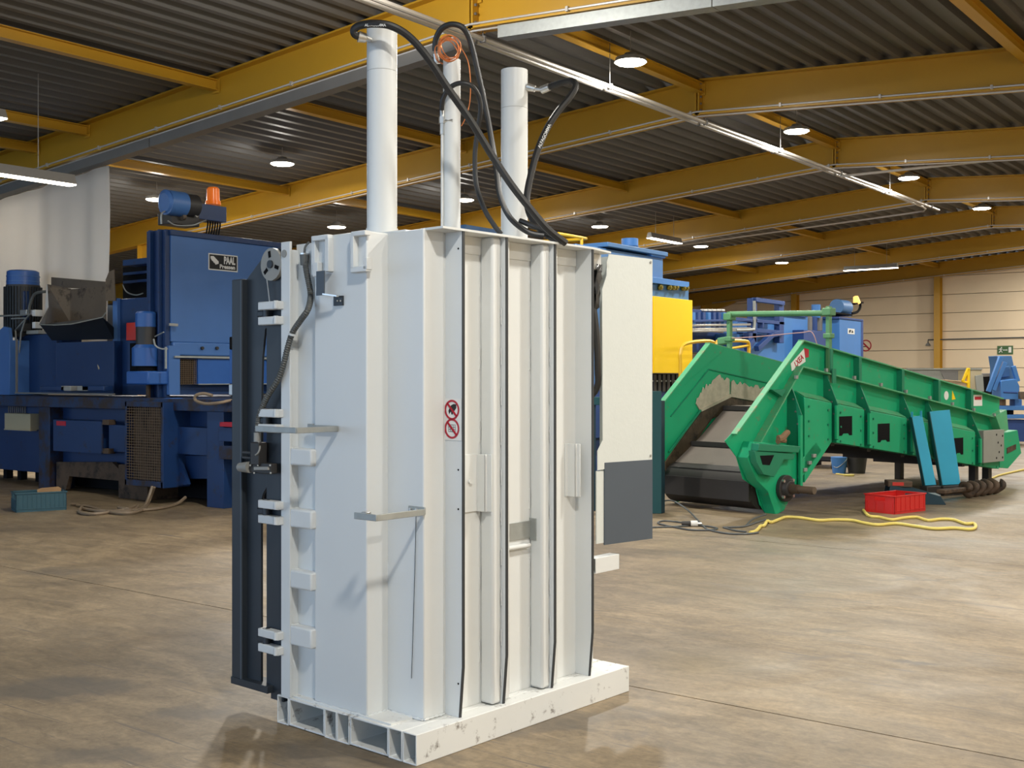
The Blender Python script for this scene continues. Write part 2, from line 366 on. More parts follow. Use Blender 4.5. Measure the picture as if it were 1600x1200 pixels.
# portal frames
def ibeam(mb, x0, x1, y, b=.22, tf=.022, tw=.014):
    za, zb = zu(x0), zu(x1)
    for lo, hi, hw in ((0, tf, b/2), (DEP-tf, DEP, b/2), (tf, DEP-tf, tw/2)):
        mb.hull([(x0, y-hw, za+lo), (x0, y+hw, za+lo), (x0, y+hw, za+hi), (x0, y-hw, za+hi)],
                [(x1, y-hw, zb+lo), (x1, y+hw, zb+lo), (x1, y+hw, zb+hi), (x1, y-hw, zb+hi)])
for k in range(-2, 7):
    y = 9.48+5*k
    if k == 6: y -= .12
    fr = thing('beam', None, None, (RID, y, 0), kind='structure')
    for x0, x1 in ((XL, RID-.012), (RID+.012, XR)):
        m = MB(); ibeam(m, x0, x1, y); m.build('rafter', 'beamyellow', fr, world=True)
    m = MB(); m.box(RID-.035, RID-.012, y-.11, y+.11, Z0-.01, Z0+DEP); m.build('splice_plate', 'beamyellow', fr, world=True)
    m = MB(); m.box(RID+.012, RID+.035, y-.11, y+.11, Z0-.01, Z0+DEP); m.build('splice_plate', 'beamyellow', fr, world=True)
    for q in range(5):
        for sy in (-.07, .07):
            MB().cyl((RID+.035, y+sy, Z0+.06+q*.095), (RID+.055, y+sy, Z0+.06+q*.095), .016, n=6).build('splice_bolt', 'duct', fr, world=True)
    # column with a stiffened haunch at the left eave
    xc = -20.8; m = MB()
    for a, b, hw in ((xc-.2, xc-.178, .11), (xc+.178, xc+.2, .11), (xc-.178, xc+.178, .008)):
        m.box(a, b, y-hw, y+hw, 0, zu(xc)+.01)
    m.build('column', 'beamyellow', fr, world=True)
    m = MB(); m.prism([(xc+.2, zu(xc)), (xc+1.3, zu(xc+1.3)), (xc+.2, zu(xc)-.28)], 'y', y-.1, y+.1); m.build('haunch', 'beamyellow', fr, world=True)
    if k > -1:                                     # slim conduits clipped along the bottom flange
        m = MB()
        for x0, x1 in ((-20.5, RID), (RID, XR-.1)):
            m.tube([(x0, y-.125, zu(x0)+.035), (x1, y-.125, zu(x1)+.035)], .013, n=6, smooth=False)
        m.build('flange_conduit', 'pipe', fr, world=True)
        m = MB()
        for x0, x1 in ((-20.5, RID), (RID, XR-.1)):
            m.tube([(x0, y-.06, zu(x0)-.018), (x1, y-.06, zu(x1)-.018)], .012, n=6, smooth=False)
        m.build('flange_conduit', 'pipe', fr, world=True)
        x = -20.0
        while x < 3:
            MB().box(x, x+.03, y-.145, y-.105, zu(x)+.01, zu(x)+.06).build('pipe_clip', 'pipe', fr, world=True); x += 1.35
# tie beams between the frames (slim I-sections under the deck)
for k in range(-2, 6):
    y0, y1 = 9.48+5*k+.01, 9.48+5*k+4.99
    lst = [-16.4, -12.1, RID+.02, -3.4, 1.0]
    if k == -1: lst.append(-15.05)
    for X in lst:
        z = zu(X)+DEP-.19
        m = MB(); m.box(X-.06, X+.06, y0, y1, z, z+.012); m.box(X-.06, X+.06, y0, y1, z+.128, z+.14); m.box(X-.006, X+.006, y0, y1, z+.012, z+.128)
        t = m.build('trim_%d' % (1+(k+2)*6+lst.index(X)), 'beamyellow', kind='structure')
        MB().box(X-.07, X+.07, y1-.02, y1-.008, z-.03, z+.15).build('end_plate', 'beamyellow', t)
# yellow posts of the far wall
for i, X in enumerate((-12.1, -17.2)):
    m = MB(); m.box(X-.10, X+.10, YF-.04, YF-.02, 0, zu(X)); m.box(X-.10, X+.10, YF-.30, YF-.28, 0, zu(X)); m.box(X-.008, X+.008, YF-.28, YF-.04, 0, zu(X))
    m.build('pillar', 'beamyellow', kind='structure')

# galvanised rail under the nearest frame, left of the ridge, with the white curtain
yb = 9.48; rail = thing('curtain_rail', 'long grey sheet-steel rail hung under the foremost yellow roof beam', 'rail', (-14, yb+.02, zu(-14)-.2))
def railbox(x0, x1, mat, y0=-.06, y1=.10, drop=.155, h=.13):
    m = MB(); q = [(y0, -drop), (y1, -drop), (y1, -drop+h), (y0, -drop+h)]
    m.hull([(x0, yb+a, zu(x0)+c) for a, c in q], [(x1, yb+a, zu(x1)+c) for a, c in q]); return m
railbox(-20.4, -13.5, 'duct').build('rail_section', 'duct', rail, world=True)
railbox(-13.48, RID-.2, 'duct').build('rail_section', 'duct', rail, world=True)
for x in (-18, -13.5, -10.5):
    MB().box(x-.02, x+.02, yb-.03, yb+.03, zu(x)-.04, zu(x)).build('hanger', 'galv', rail, world=True)
gr = thing('steel_channel', 'galvanised steel channel bolted under the foremost beam right of the ridge', 'channel', (-5.5, yb, zu(-5.5)-.15))
x0, x1 = RID+.38, XR-.2
for i, (a, b) in enumerate(((x0, -4.9), (-4.89, x1))):
    m = MB()
    for q in ([(-.12, -.145), (-.112, -.145), (-.112, -.02), (-.12, -.02)], [(-.112, -.145), (.04, -.145), (.04, -.137), (-.112, -.137)], [(-.112, -.028), (.02, -.028), (.02, -.02), (-.112, -.02)]):
        m.hull([(a, yb+u, zu(a)+w) for u, w in q], [(b, yb+u, zu(b)+w) for u, w in q])
    m.build('channel_length', 'galv', gr, world=True)
# curtain: a hanging sheet with soft folds and thickness
m = MB(); cx0, cx1, n = -20.4, -14.68, 90; rows = 16; A = []
for j in range(rows+1):
    for i in range(n+1):
        t = i/n; x = cx0+(cx1-cx0)*t; zt = zu(x)-.17; z = zt+(.9-zt)*j/rows
        f = .5+.5*j/rows
        y = yb+.10+f*(.035*math.sin(t*31)+.022*math.sin(t*57+1+.6*j/rows)+.03*math.sin(t*12+.8*j/rows))
        xx = x+(.03*math.sin(j*.45)-.05*j/rows)*(t > .9)*(t-.9)*10
        A.append((xx, y, z))
W = n+1
m.add(A, [(j*W+i, (j+1)*W+i, (j+1)*W+i+1, j*W+i+1) for j in range(rows) for i in range(n)])
cur = solo(m, 'curtain', 'tarp', 'large white tarpaulin curtain hanging below the grey rail behind the blue machine', 'curtain', origin=(-17.5, yb+.1, .9))
sm = cur.modifiers.new('sheet', 'SOLIDIFY'); sm.thickness = .004

# twin conduits under the ridge, with hanger rods and branches
c = thing('conduit_pair', 'pair of white conduits clipped side by side under the roof ridge', 'pipe', (RID, 12, 5.12))
for i, dx in enumerate((-.05, .07)):
    yend = (24.3, 25.0)[i]
    MB().tube([(RID+dx, -6, 5.12), (RID+dx, yend, 5.12)], .028, n=10, smooth=False).build('straight_pipe', 'pipe', c, world=True)
    y = 2.0
    while y < yend:
        if i: MB().cyl((RID+dx, y, 5.145), (RID+dx, y, 5.75), .005, n=6).build('hanger_rod', 'duct', c, world=True)
        MB().box(RID+dx-.034, RID+dx+.034, y-.012, y+.012, 5.086, 5.154).build('pipe_clip', 'duct', c, world=True); y += 2.5
    if i:
        MB().tube([(RID+.07, 19.75, 5.115), (RID+.03, 19.62, 5.09), (RID+.06, 19.55, 5.07), (RID+.3, 19.55, 5.07), (XR-.3, 19.85, 5.07)], .024, n=8, smooth=False).build('branch_pipe', 'pipe', c, world=True)
    else:
        MB().tube([(RID-.05, 24.25, 5.12), (RID-.06, 24.55, 5.10), (RID-.16, 24.72, 5.08), (RID-.5, 24.75, 5.06), (-20, 24.75, 4.45)], .020, n=8, smooth=False).build('branch_pipe', 'pipe', c, world=True)

# ------------------------------------------------------------------ round high-bay lamps
def highbay(x, y, z, label, group, glow=1.0):
    t = thing('high_bay_lamp', label, 'lamp', (x, y, z), group=group)
    zd = zu(x)+DEP
    MB().cyl((0, 0, .0), (0, 0, .05), .20, .185, n=24).build('housing', 'lamphouse', t)
    MB().cyl((0, 0, .05), (0, 0, .11), .11, .07, n=16).build('driver_box', 'lamphouse', t)
    MB().cyl((0, 0, -.014), (0, 0, 0), .17, .19, n=24).build('lens', 'lamp', t)
    MB().cyl((0, 0, .11), (0, 0, zd-z+.02), .006, n=6).build('hanger_rod', 'lamphouse', t)
    ld = bpy.data.lights.new('lamp_light', 'AREA'); ld.shape = 'DISK'; ld.size = .34; ld.energy = HIGHBAY_W; ld.color = LAMP_COL
    lo = bpy.data.objects.new('lamp_light', ld); COL.objects.link(lo); lo.parent = t; lo.location = (0, 0, -.02)
    TR[lo.name] = TR[t.name]
    ld = bpy.data.lights.new('lamp_glow', 'POINT'); ld.energy = HIGHBAY_W*GLOW*glow; ld.color = LAMP_COL; ld.shadow_soft_size = .10
    lo = bpy.data.objects.new('lamp_glow', ld); COL.objects.link(lo); lo.parent = t; lo.location = (0, 0, -.13)
    TR[lo.name] = TR[t.name]
    return t
G = 'round high-bay lamps under the roof'
names = ['nearest', 'second', 'third', 'fourth']
for n_, y in zip(names, (11.87, 16.75, 21.95, 26.86)):
    highbay(-7.3, y, 5.33, 'round glowing high-bay lamp, %s of the four beside the ridge conduits' % n_, G)
for n_, (x, y, z) in zip(['first', 'second', 'third', 'fourth', 'fifth'], ((-14.4, 12.59, 5.02), (-14.6, 17.47, 5.05), (-14.6, 22.38, 5.04), (-14.6, 27.3, 5.03), (-14.5, 32.2, 4.98))):
    highbay(x, y, z, 'round glowing high-bay lamp, %s counting away from the viewer in the row above the machines' % n_, G)
highbay(-17.7, 12.52, 4.74, 'round glowing high-bay lamp beside the motor on top of the blue hopper', G)
highbay(-17.7, 16.97, 4.71, 'round glowing high-bay lamp low behind the white press, above the blue hopper edge', G)
for x, y in ((-7.3, 6.9), (-.4, 1.5), (-.4, 6.5), (-.4, 11.5), (-.9, 17.0), (-.9, 22), (-.9, 27), (-.9, 33), (-7.3, 32.4), (-7.3, 37), (3.4, 4.0), (3.4, 9.0)):  # unseen lamps, added only for the light they throw
    highbay(x, y, zu(x)+.16, 'round high-bay lamp added out of view to light the floor, press and far wall', 'added high-bay lamps out of view', 13.0 if (x, y) == (-7.3, 6.9) else 1.0)  # one added lamp has its glow raised to brighten the foremost beam

c = atY(129, 300, 10.9); highbay(c.x, c.y, c.z, 'high-bay lamp hidden behind the white curtain, shining through it', G)
# strip lights
def strip(p, q, label, w=.13, power=0):
    p, q = Vector(p), Vector(q); t = thing('strip_light', label, 'lamp', tuple((p+q)/2), group='fluorescent strip lights')
    d = (q-p).normalized(); a = d.cross(Vector((0, 0, 1))).normalized(); up = Vector((0, 0, 1)); h = w*.75
    prof = [a*(-w*.25)+up*h, a*(w*.25)+up*h, a*(w*.5), a*(-w*.5)]
    MB().hull([p+o for o in prof], [q+o for o in prof]).build('trough', 'lamphouse', t, world=True)
    MB().bar(p-up*.008, q-up*.008, w*.9, .014).build('diffuser', 'tubelamp', t, world=True)
    for k in (.2, .8):
        c = p.lerp(q, k); MB().cyl(c+up*h, (c.x, c.y, zu(c.x)+DEP+.02), .005, n=6).build('hanger_rod', 'lamphouse', t, world=True)
    return t
e = atY(114, 289, 8.3); strip((e.x, e.y-2.4, e.z), e, 'long white strip light hanging in front of the curtain top', w=.17)
e = atY(1, 184, 7.6); strip((e.x-1.2, e.y, e.z), (e.x+.05, e.y, e.z), 'strip light just entering the picture above the long one', w=.14)
a_ = atX(1040, 394, -13.2); b_ = atX(1075, 391, -13.0); b_.z = a_.z
strip((-13.4, 22.6, zu(-13.4)-.12), (-13.4, 24.0, zu(-13.4)-.12), 'short lit strip light right of the blue press top', w=.16)
strip((-13.0, 33.3, zu(-13)-.12), (-11.4, 33.3, zu(-13)-.12), 'far strip light under the last roof frames', w=.16)
# ================================================================== THE WHITE VERTICAL BALER
BR = math.radians(-3.57)
BAL = thing('baling_press', 'tall white steel vertical baling press with three cylinders on top, in the foreground', 'machine', (-2.991, 3.290, 0), BR)
BI = TR[BAL.name].inverted(); BC = BI @ CP; BRI = BI.to_3x3()
def bl(px, py, x=None, y=None, z=None, D=None):
    """a pixel's ray met with a plane of the press, in the press's own coordinates"""
    r = BRI @ ray(px, py)
    if D is None:
        D = (x-BC.x)/r.x if x is not None else (y-BC.y)/r.y if y is not None else (z-BC.z)/r.z
    return BC+r*D
def P(mb, name, mat='white', bevel=0.0, par=BAL, **k): return mb.build(name, mat, par, bevel=bevel, **k)
L_, ZB, ZT = 1.42, .122, 2.10
# --- base: seven tubes side by side, open at both ends
for a, b in ((-.078, 0), (-.159, -.081), (-.472, -.394), (-.551, -.474), (-.870, -.792)):
    P(MB().rhs(a, b, 0, L_, 0, ZB, .006), 'base_tube', 'white_dirty', .004)
for a, b in ((-.392, -.161), (-.790, -.553)):
    P(MB().rhs(a, b, .002, L_-.002, .003, ZB-.001, .008), 'fork_pocket', 'white_dirty', .002)
P(MB().box(-.86, -.165, .02, L_-.02, ZB-.001, ZB+.006), 'base_plate', 'white_dirty')
# --- chamber box
P(MB().box(-.80, -.112, .15, L_-.15, ZB, ZT-.02), 'chamber', 'white')
# stepped stiffeners of the side that faces the camera, and the same on the far side
for sgn in (0, 1):
    def Y(v): return v if not sgn else L_-v
    P(MB().box(-.650, -.317, Y(.028), Y(.16), ZB+.004, ZT+.004), 'side_panel', 'white', .006)
    P(MB().box(-.330, -.106, Y(.144), Y(.262), ZB+.004, ZT+.006), 'corner_panel', 'white', .006)
    # post and ladder of short tubes
    P(MB().box(-.842, -.781, Y(0), Y(.012), ZB, 2.094), 'front_post', 'white', .002)
    P(MB().box(-.800, -.790, Y(.012), Y(.15), ZB, 2.06), 'post_web', 'white')
    P(MB().box(-.80, -.64, Y(.052), Y(.15), ZB, 2.085), 'recess_sheet', 'white')
    for z0, z1 in ((.352, .436), (.598, .676), (.860, .939), (1.128, 1.201)):
        P(MB().box(-.784, -.640, Y(.002), Y(.054), z0, z1), 'rung', 'white', .008)
# eye in the post
P(MB().ring((-.818, -.0015, 2.043), (0, -1, 0), 0.0005, .017, .002, 18), 'lifting_eye', 'disc')
# --- back wall sheet, ribs, channels
P(MB().box(-.118, -.110, .255, L_-.255, ZB+.004, ZT-.002), 'back_sheet', 'white')
P(MB().box(-.112, -.104, .28, L_-.28, ZT-.075, ZT-.002), 'head_strip', 'white')
for yr in (.278, .545, .870, 1.147):
    poly = [(-.125, ZB), (-.034, ZB), (-.016, .33), (-.016, ZT), (-.125, ZT)]
    P(MB().prism(poly, 'x', 0, 1) if False else MB().prism([(p[0], p[1]) for p in poly], 'y', yr-.005, yr+.005), 'rib', 'white', .0015)
    P(MB().prism([(-.034, ZB), (-.029, ZB), (-.0105, .33), (-.0105, ZT), (-.0158, ZT), (-.0158, .33)], 'y', yr-.0062, yr+.0062), 'rib_edge', 'edge', label='dark rubber strip along the rib edge')
for yc in (.545, .872):
    P(MB().box(-.112, -.038, yc-.062, yc-.006, ZB+.004, ZT), 'channel', 'white', .012)
    P(MB().box(-.112, -.042, yc+.006, yc+.056, ZB+.004, ZT), 'channel', 'white', .012)
# weld beads: short runs along the seams
random.seed(4)
def weld(p, q, n, r=.0045):
    m = MB(); p, q = Vector(p), Vector(q)
    pts = [p.lerp(q, i/n)+Vector((random.uniform(-1, 1), random.uniform(-1, 1), 0))*.001 for i in range(n+1)]
    m.tube(pts, lambda t: r*(.8+.35*math.sin(t*60)), n=6, smooth=False); P(m, 'weld_bead', 'white')
for z0, z1 in ((1.96, 2.09), (1.51, 1.64), (1.09, 1.22), (.66, .77), (.13, .25)): weld((-.318, .142, z0), (-.318, .142, z1), 10)
for yc in (.545, .872):
    z = .2
    while z < 2.05: weld((-.036, yc-.010, z), (-.036, yc-.010, z+.07), 6, .003); z += .17
    z = .3
    while z < 2.05: weld((-.109, yc-.064, z), (-.109, yc-.064, z+.09), 6, .003); z += .31
for p, q in (((-.65, .026, ZB+.005), (-.32, .026, ZB+.005)), ((-.31, .142, ZB+.005), (-.11, .142, ZB+.005)), ((-.315, .03, ZB+.006), (-.315, .142, ZB+.006)), ((-.104, .145, ZB+.006), (-.104, .26, ZB+.006))): weld(p, q, 14, .006)
for z in (.352, .436, .598, .676, .860, .939, 1.128, 1.201): weld((-.783, .001, z), (-.783, .05, z), 4, .004)
for yr, ys_ in ((.278, (2.03, 1.13, .97, .26)), (.88, (1.41, .5, .2))):
    for z in ys_: P(MB().cyl((-.036, yr-.0052, z), (-.036, yr-.0068, z), .004, n=10), 'drill_hole', 'dark')
# --- top: flange plate over the ribs, roof plate
P(MB().prism([(-.135, .155), (-.008, .155), (-.008, 1.145), (-.052, 1.345), (-.135, 1.345)], 'z', ZT-.001, ZT+.009), 'top_flange', 'white', .001)
P(MB().box(-.842, -.13, .16, L_-.16, ZT-.018, ZT-.004), 'roof_plate', 'white')
P(MB().box(-.72, -.26, .19, .36, ZT-.005, ZT+.02), 'cylinder_foot', 'white', .004)
P(MB().box(-.72, -.26, 1.06, 1.23, ZT-.005, ZT+.02), 'cylinder_foot', 'white', .004)
P(MB().box(-.66, -.34, .60, .82, ZT-.005, ZT+.02), 'cylinder_foot', 'white', .004)
XC = -.495
for y, r, zt in ((.274, .0655, 3.017), (1.149, .0655, 3.013)):
    m = MB().cyl((XC, y, ZT+.018), (XC, y, ZT+.05), r+.003, n=40).cyl((XC, y, ZT+.05), (XC, y, zt-.19), r, n=40)
    m.cyl((XC, y, zt-.188), (XC, y, zt), r, n=40)
    c = P(m, 'cylinder', 'white'); P(MB().cyl((XC, y, zt-.190), (XC, y, zt-.187), r-.001, n=40), 'joint_ring', 'disc', par=c)
P(MB().cyl((XC, .708, ZT+.018), (XC, .708, 2.972), .040, n=32), 'cylinder', 'white', label='slim middle cylinder')
# thin pipe beside the middle cylinder with its fitting
pp = bl(691, 200, D=5.27); pb = bl(691, 352, D=5.27)
P(MB().cyl((pp.x, pp.y, ZT), (pp.x, pp.y, pp.z), .007, n=10), 'feed_pipe', 'white')
q = Vector((pp.x, pp.y, pp.z))
m = MB(); m.cyl(q-Vector((0, 0, .03)), q+Vector((0, 0, .02)), .012, n=6).cyl(q+Vector((0, 0, .02)), q+Vector((0, 0, .05)), .017, n=6).cyl(q+Vector((0, 0, .05)), q+Vector((0, 0, .13)), .013, n=12); m.cyl(q+Vector((0, 0, .03)), q+Vector((.05, .02, .03)), .008, n=8)
P(m, 'pipe_fitting', 'steel')
# --- hoses
def hose(pts, r, mat='rubber', name='hydraulic_hose'):
    return P(MB().tube([bl(a, b, D=d) for a, b, d in pts], r, n=10), name, mat)
H1 = [(571, 58, 4.86), (556, 55, 4.84), (553, 47, 4.83), (562, 40, 4.82), (585, 37, 4.80), (612, 41, 4.80), (640, 58, 4.82), (668, 90, 4.85), (700, 138, 4.9), (735, 188, 4.95), (770, 245, 5.0), (800, 290, 5.02), (830, 328, 5.05), (856, 358, 5.08), (884, 380, 5.12)]
h = hose(H1, .0165)
hose([(680, 80, 5.27), (681, 62, 5.26), (690, 45, 5.24), (706, 38, 5.22), (724, 44, 5.22), (736, 68, 5.24), (747, 115, 5.26), (760, 175, 5.28), (770, 230, 5.28), (776, 268, 5.25), (781, 305, 5.22), (797, 340, 5.2), (824, 362, 5.2), (850, 368, 5.2)], .0135)
hose([(690, 172, 5.24), (692, 155, 5.22), (702, 138, 5.2), (718, 130, 5.18), (735, 133, 5.18), (747, 148, 5.2), (751, 172, 5.22), (746, 205, 5.25), (742, 245, 5.27), (744, 288, 5.27), (756, 325, 5.25), (772, 352, 5.24), (783, 366, 5.24)], .0115)
hose([(851, 139, 5.58), (868, 132, 5.55), (886, 127, 5.5), (896, 128, 5.46), (899, 136, 5.44), (890, 152, 5.42), (872, 174, 5.4), (854, 202, 5.38), (840, 235, 5.36), (829, 275, 5.34), (823, 312, 5.32), (830, 340, 5.28), (848, 362, 5.24), (872, 378, 5.2)], .016)
hose([(812, 345, 5.22), (830, 352, 5.2), (850, 360, 5.2), (872, 372, 5.2)], .013)
def fit(a, b, ra, rb=None): return P(MB().cyl(a, b, ra, rb, n=12), 'hose_fitting', 'steel')
fit(bl(572, 60, D=4.86), bl(560, 57, D=4.85), .02, .024); fit(bl(578, 62, D=4.9), bl(570, 59, D=4.87), .013)
fit(bl(681, 84, D=5.27), bl(683, 100, D=5.28), .014)
fit(bl(824, 136, D=5.60), bl(836, 139, D=5.59), .02, .016); fit(bl(836, 139, D=5.59), bl(846, 140, D=5.58), .011); fit(bl(846, 141, D=5.58), bl(858, 136, D=5.56), .019)
# maker's lettering printed along the two large hoses
def hoseprint(txt, p, q, size, r, toward):
    p, q = Vector(p), Vector(q); d = (q-p).normalized(); n_ = (toward-(p+q)/2); n_ = (n_-d*n_.dot(d)).normalized(); up = n_.cross(d)
    P(text_mb(txt, size, frame((p+q)/2+n_*(r+.0012), d, up), .0006, .0002), 'hose_print', 'print', par=h)
hoseprint('ALFAGOMMA', bl(571, 39.5, D=4.815), bl(606, 39.5, D=4.80), .015, .0195, BC)
hoseprint('ALFAGOMMA', bl(838, 240, D=5.36), bl(862, 189, D=5.39), .021, .0165, BC)
# coil of copper-coloured wire on the middle cylinder
random.seed(9); m = MB(); pts = []; c0 = bl(704, 78, D=5.25)
for i in range(96):
    t = i/96*2*math.pi*6; rr = .050+.012*math.sin(i*.37)
    pts.append(c0+Vector((.35*rr*math.cos(t)+.006*math.sin(i*.9), .9*rr*math.cos(t), rr*math.sin(t)+.008*math.sin(i*.21))))
m.tube(pts, .0028, n=5, seg=2)
m.tube([bl(700, 60, D=5.25), bl(690, 68, D=5.24), bl(680, 74, D=5.25), bl(682, 92, D=5.26), bl(692, 100, D=5.27)], .0025, n=5)
m.tube([bl(720, 74, D=5.25), bl(731, 95, D=5.25), bl(735, 125, D=5.26), bl(734, 160, D=5.28), bl(727, 185, D=5.28), bl(721, 197, D=5.29)], .0025, n=5)
P(m, 'wire_coil', 'copper')

# --- fittings on the near side
# hook eyes at the top of the side panel
def strapbar(name, mat, segs, bev=.003):
    m = MB()
    for s in segs: m.box(*s)
    return P(m, name, mat, bev)
def bx(px0, px1, py0, py1, y0, y1):
    a, b = bl(px0, py0, y=y0), bl(px1, py1, y=y0); return (a.x, b.x, y0, y1, b.z, a.z)
strapbar('hook_eye', 'white', [bx(548, 570, 362, 367, -.000, .03), bx(547, 552, 364, 420, -.000, .03), bx(547, 572, 417, 424, -.000, .03), bx(567, 573, 402, 421, -.000, .03)])
strapbar('hook_eye', 'white', [bx(487, 512, 369, 374, -.000, .03), bx(507, 513, 371, 424, -.000, .03), bx(486, 492, 369, 430, .006, .03), bx(488, 496, 410, 432, -.000, .03)])
# dark folded bracket
b_ = P(MB().box(*bx(494, 506, 424, 461, -.022, -.016)), 'bracket', 'slate_mid')
m = MB(); a, c = bl(505, 459.5, y=-.019), bl(527, 462.5, y=-.008); m.bar(a, c, .012, .006); m.bar(c, bl(527, 463, y=.028), .012, .006); P(m, 'bracket_arm', 'steel', par=b_)
P(MB().box(*bx(521, 535, 463, 477, .020, .030)), 'bracket_foot', 'slate', par=b_)
for px in (527, 532): P(MB().cyl(bl(px, 470, y=.021), bl(px, 470, y=.014), .004, n=6), 'bolt', 'steel', par=b_)
# two cable guide loops of flat bar
def loop(foot, armp, front, stub, plane, mat='galv'):
    f0, f1 = foot
    g = P(MB().box(bl(f0, 795, y=plane).x, bl(f1, 795, y=plane).x, plane-.006, plane+.002, bl(f0, armp[1]+3, y=plane).z, bl(f0, armp[1]-4, y=plane).z), 'guide_loop', mat)
    return g
zA = .968
g = P(MB().box(-.19, -.095, .138, .146, zA-.014, zA+.016), 'guide_loop', 'galv', .002)
m = MB().box(-.101, -.094, -.118, .140, zA-.016, zA+.010).box(-.222, -.094, -.124, -.117, zA-.016, zA+.010); P(m, 'loop_bar', 'galv', .002, par=g)
P(MB().box(-.190, -.158, -.117, -.09, zA-.006, zA+.014), 'loop_stub', 'steel', .002, par=g)
for x in (-.175, -.14): P(MB().cyl((x, .139, zA+.004), (x, .132, zA+.004), .006, n=6), 'bolt', 'steel', par=g)
zA = 1.294
g = P(MB().box(-.688, -.652, .02, .030, zA-.016, zA+.014), 'guide_loop', 'galv', .002)
a = bl(463, 672, z=zA); e_ = bl(426, 668, z=zA)
m = MB().box(a.x-.004, a.x+.004, a.y, .022, zA-.014, zA+.010).bar((a.x, a.y, zA-.002), (e_.x, a.y, zA-.002), .007, .024); m.bar((a.x, .02, zA-.002), (-.66, .02, zA-.002), .007, .024); P(m, 'loop_bar', 'galv', .002, par=g)
# thin earth cable down the corner panel
P(MB().tube([bl(650, 800, y=.139), bl(650, 820, y=.138), bl(648, 900, y=.138), bl(645, 1000, y=.138), bl(643, 1060, y=.139)], .0016, n=5), 'earth_wire', 'cable')
# warning sticker with two pictograms
yk = .278-.0058; s0, s1 = bl(692.5, 622.5, y=yk), bl(721.0, 688.5, y=yk)
st = P(MB().box(s0.x, s1.x, yk-.0012, yk, s1.z, s0.z), 'sticker', 'print', label='white sticker with two red prohibition signs')
cx = (s0.x+s1.x)/2; R_ = (s1.x-s0.x)*.40
for i, cz in enumerate((s0.z-(s0.z-s1.z)*.272, s0.z-(s0.z-s1.z)*.722)):
    c = Vector((cx, yk-.0014, cz))
    if i == 0:
        m = MB().prism([(c.x-.02, c.z-.003), (c.x-.006, c.z+.018), (c.x+.008, c.z+.024), (c.x+.024, c.z+.023), (c.x+.024, c.z+.008), (c.x+.010, c.z-.008), (c.x+.002, c.z-.020), (c.x-.004, c.z-.018), (c.x-.006, c.z-.006), (c.x-.016, c.z-.018)], 'y', yk-.0018, yk-.001); P(m, 'pictogram', 'blackprint', par=st)
    else:
        m = MB()
        for k in range(4): m.box(c.x-.020, c.x+.020, yk-.0018, yk-.001, c.z-.014+k*.0095, c.z-.012+k*.0095)
        for k in range(5): m.box(c.x-.020+k*.0095, c.x-.0185+k*.0095, yk-.0018, yk-.001, c.z-.014, c.z+.016)
        P(m, 'pictogram', 'cable', par=st)
    m = MB().ring(c, (0, -1, 0), R_*.80, R_, .0012, 30); m.bar(c+Vector((-R_*.62, -.0008, R_*.62)), c+Vector((R_*.62, -.0008, -R_*.62)), .0008, R_*.17, up=(0, 1, 0)); 
    P(m, 'prohibition_ring', 'redprint', par=st)
    m = MB(); d = R_*.64; w = R_*.08
    m.prism([(c.x-d-w, c.z+d-w), (c.x-d+w, c.z+d+w), (c.x+d+w, c.z-d+w), (c.x+d-w, c.z-d-w)], 'y', yk-.0026, yk-.0016); P(m, 'prohibition_bar', 'redprint', par=st)

# --- fittings on the back wall
def fold(y0, y1, y2, z0, z1, x1, x2):
    k = MB().box(-.110, -.104, y0, y1, z0, z1); k.box(-.110, x1, y1-.005, y1, z0, z1); k.box(x1-.006, x1, y1-.005, y2, z0, z1); k.box(x1-.012, x2, y2-.005, y2, z0, z1)
    return k
hk = P(fold(.385, .462, .476, .940, 1.182, -.058, -.034), 'hook_plate', 'white', .002); P(MB().cyl((-.104, .41, 1.07), (-.094, .41, 1.07), .010, n=10), 'bolt', 'white', par=hk)
P(fold(1.06, 1.082, 1.096, .955, 1.200, -.060, -.044), 'hook_plate', 'white', .002)
lp = P(MB().box(-.110, -.103, .615, .812, .792, .868), 'galvanised_plate', 'galv', .001); P(MB().box(-.108, -.070, .806, .812, .782, .880), 'plate_fold', 'galv', .001, par=lp)
P(MB().cyl((-.096, .612, .762), (-.096, .79, .762), .011, n=12), 'plate_bar', 'white', par=lp)

# --- dark door, swung open at the front, with pulley, hinges and limit switch
yd = .020
def bz(py, D): return CAM_Z+(HOR-py)/FPX*D
DOOR = thing('door_unit', None, None)
bpy.data.objects.remove(DOOR)
xl_, x1_, x2_, x3_, x4_ = -1.19, -1.118, -1.012, -.970, -.850
out = [(x1_, .13), (x2_, .13), (x2_, .95), (x2_+.012, .985), (x3_, 1.02), (x3_, 1.16), (x2_+.01, 1.17), (x2_+.002, 1.22), (x2_+.003, 1.45), (x2_+.01, 1.60), (x2_+.03, 1.72), (x3_+.04, 1.76), (x4_, 1.76), (x4_, 2.075), (-.955, 2.075), (x1_, 1.950)]
door = P(MB().prism(out, 'y', yd, yd+.012), 'door', 'slate', .0015, label='dark slate door swung open beyond the front post')
P(MB().box(xl_, x1_+.004, yd-.03, yd+.06, .135, 1.950), 'door_flange', 'slate', .004, par=door)
P(MB().box(xl_+.070, xl_+.078, yd-.034, yd-.028, .14, 1.945), 'flange_lip', 'slate_mid', par=door)
P(MB().box(x3_, x4_, yd-.002, yd+.05, .135, 1.78), 'hinge_stile', 'darkmetal' if False else 'slate', .002, par=door)
P(MB().box(xl_, x3_+.05, yd-.035, yd+.06, .118, .150), 'bottom_rail', 'slate', .002, par=door)
P(MB().box(x3_+.03, x4_, yd, yd+.05, .118-.03, .14), 'bottom_lug', 'slate', par=door)
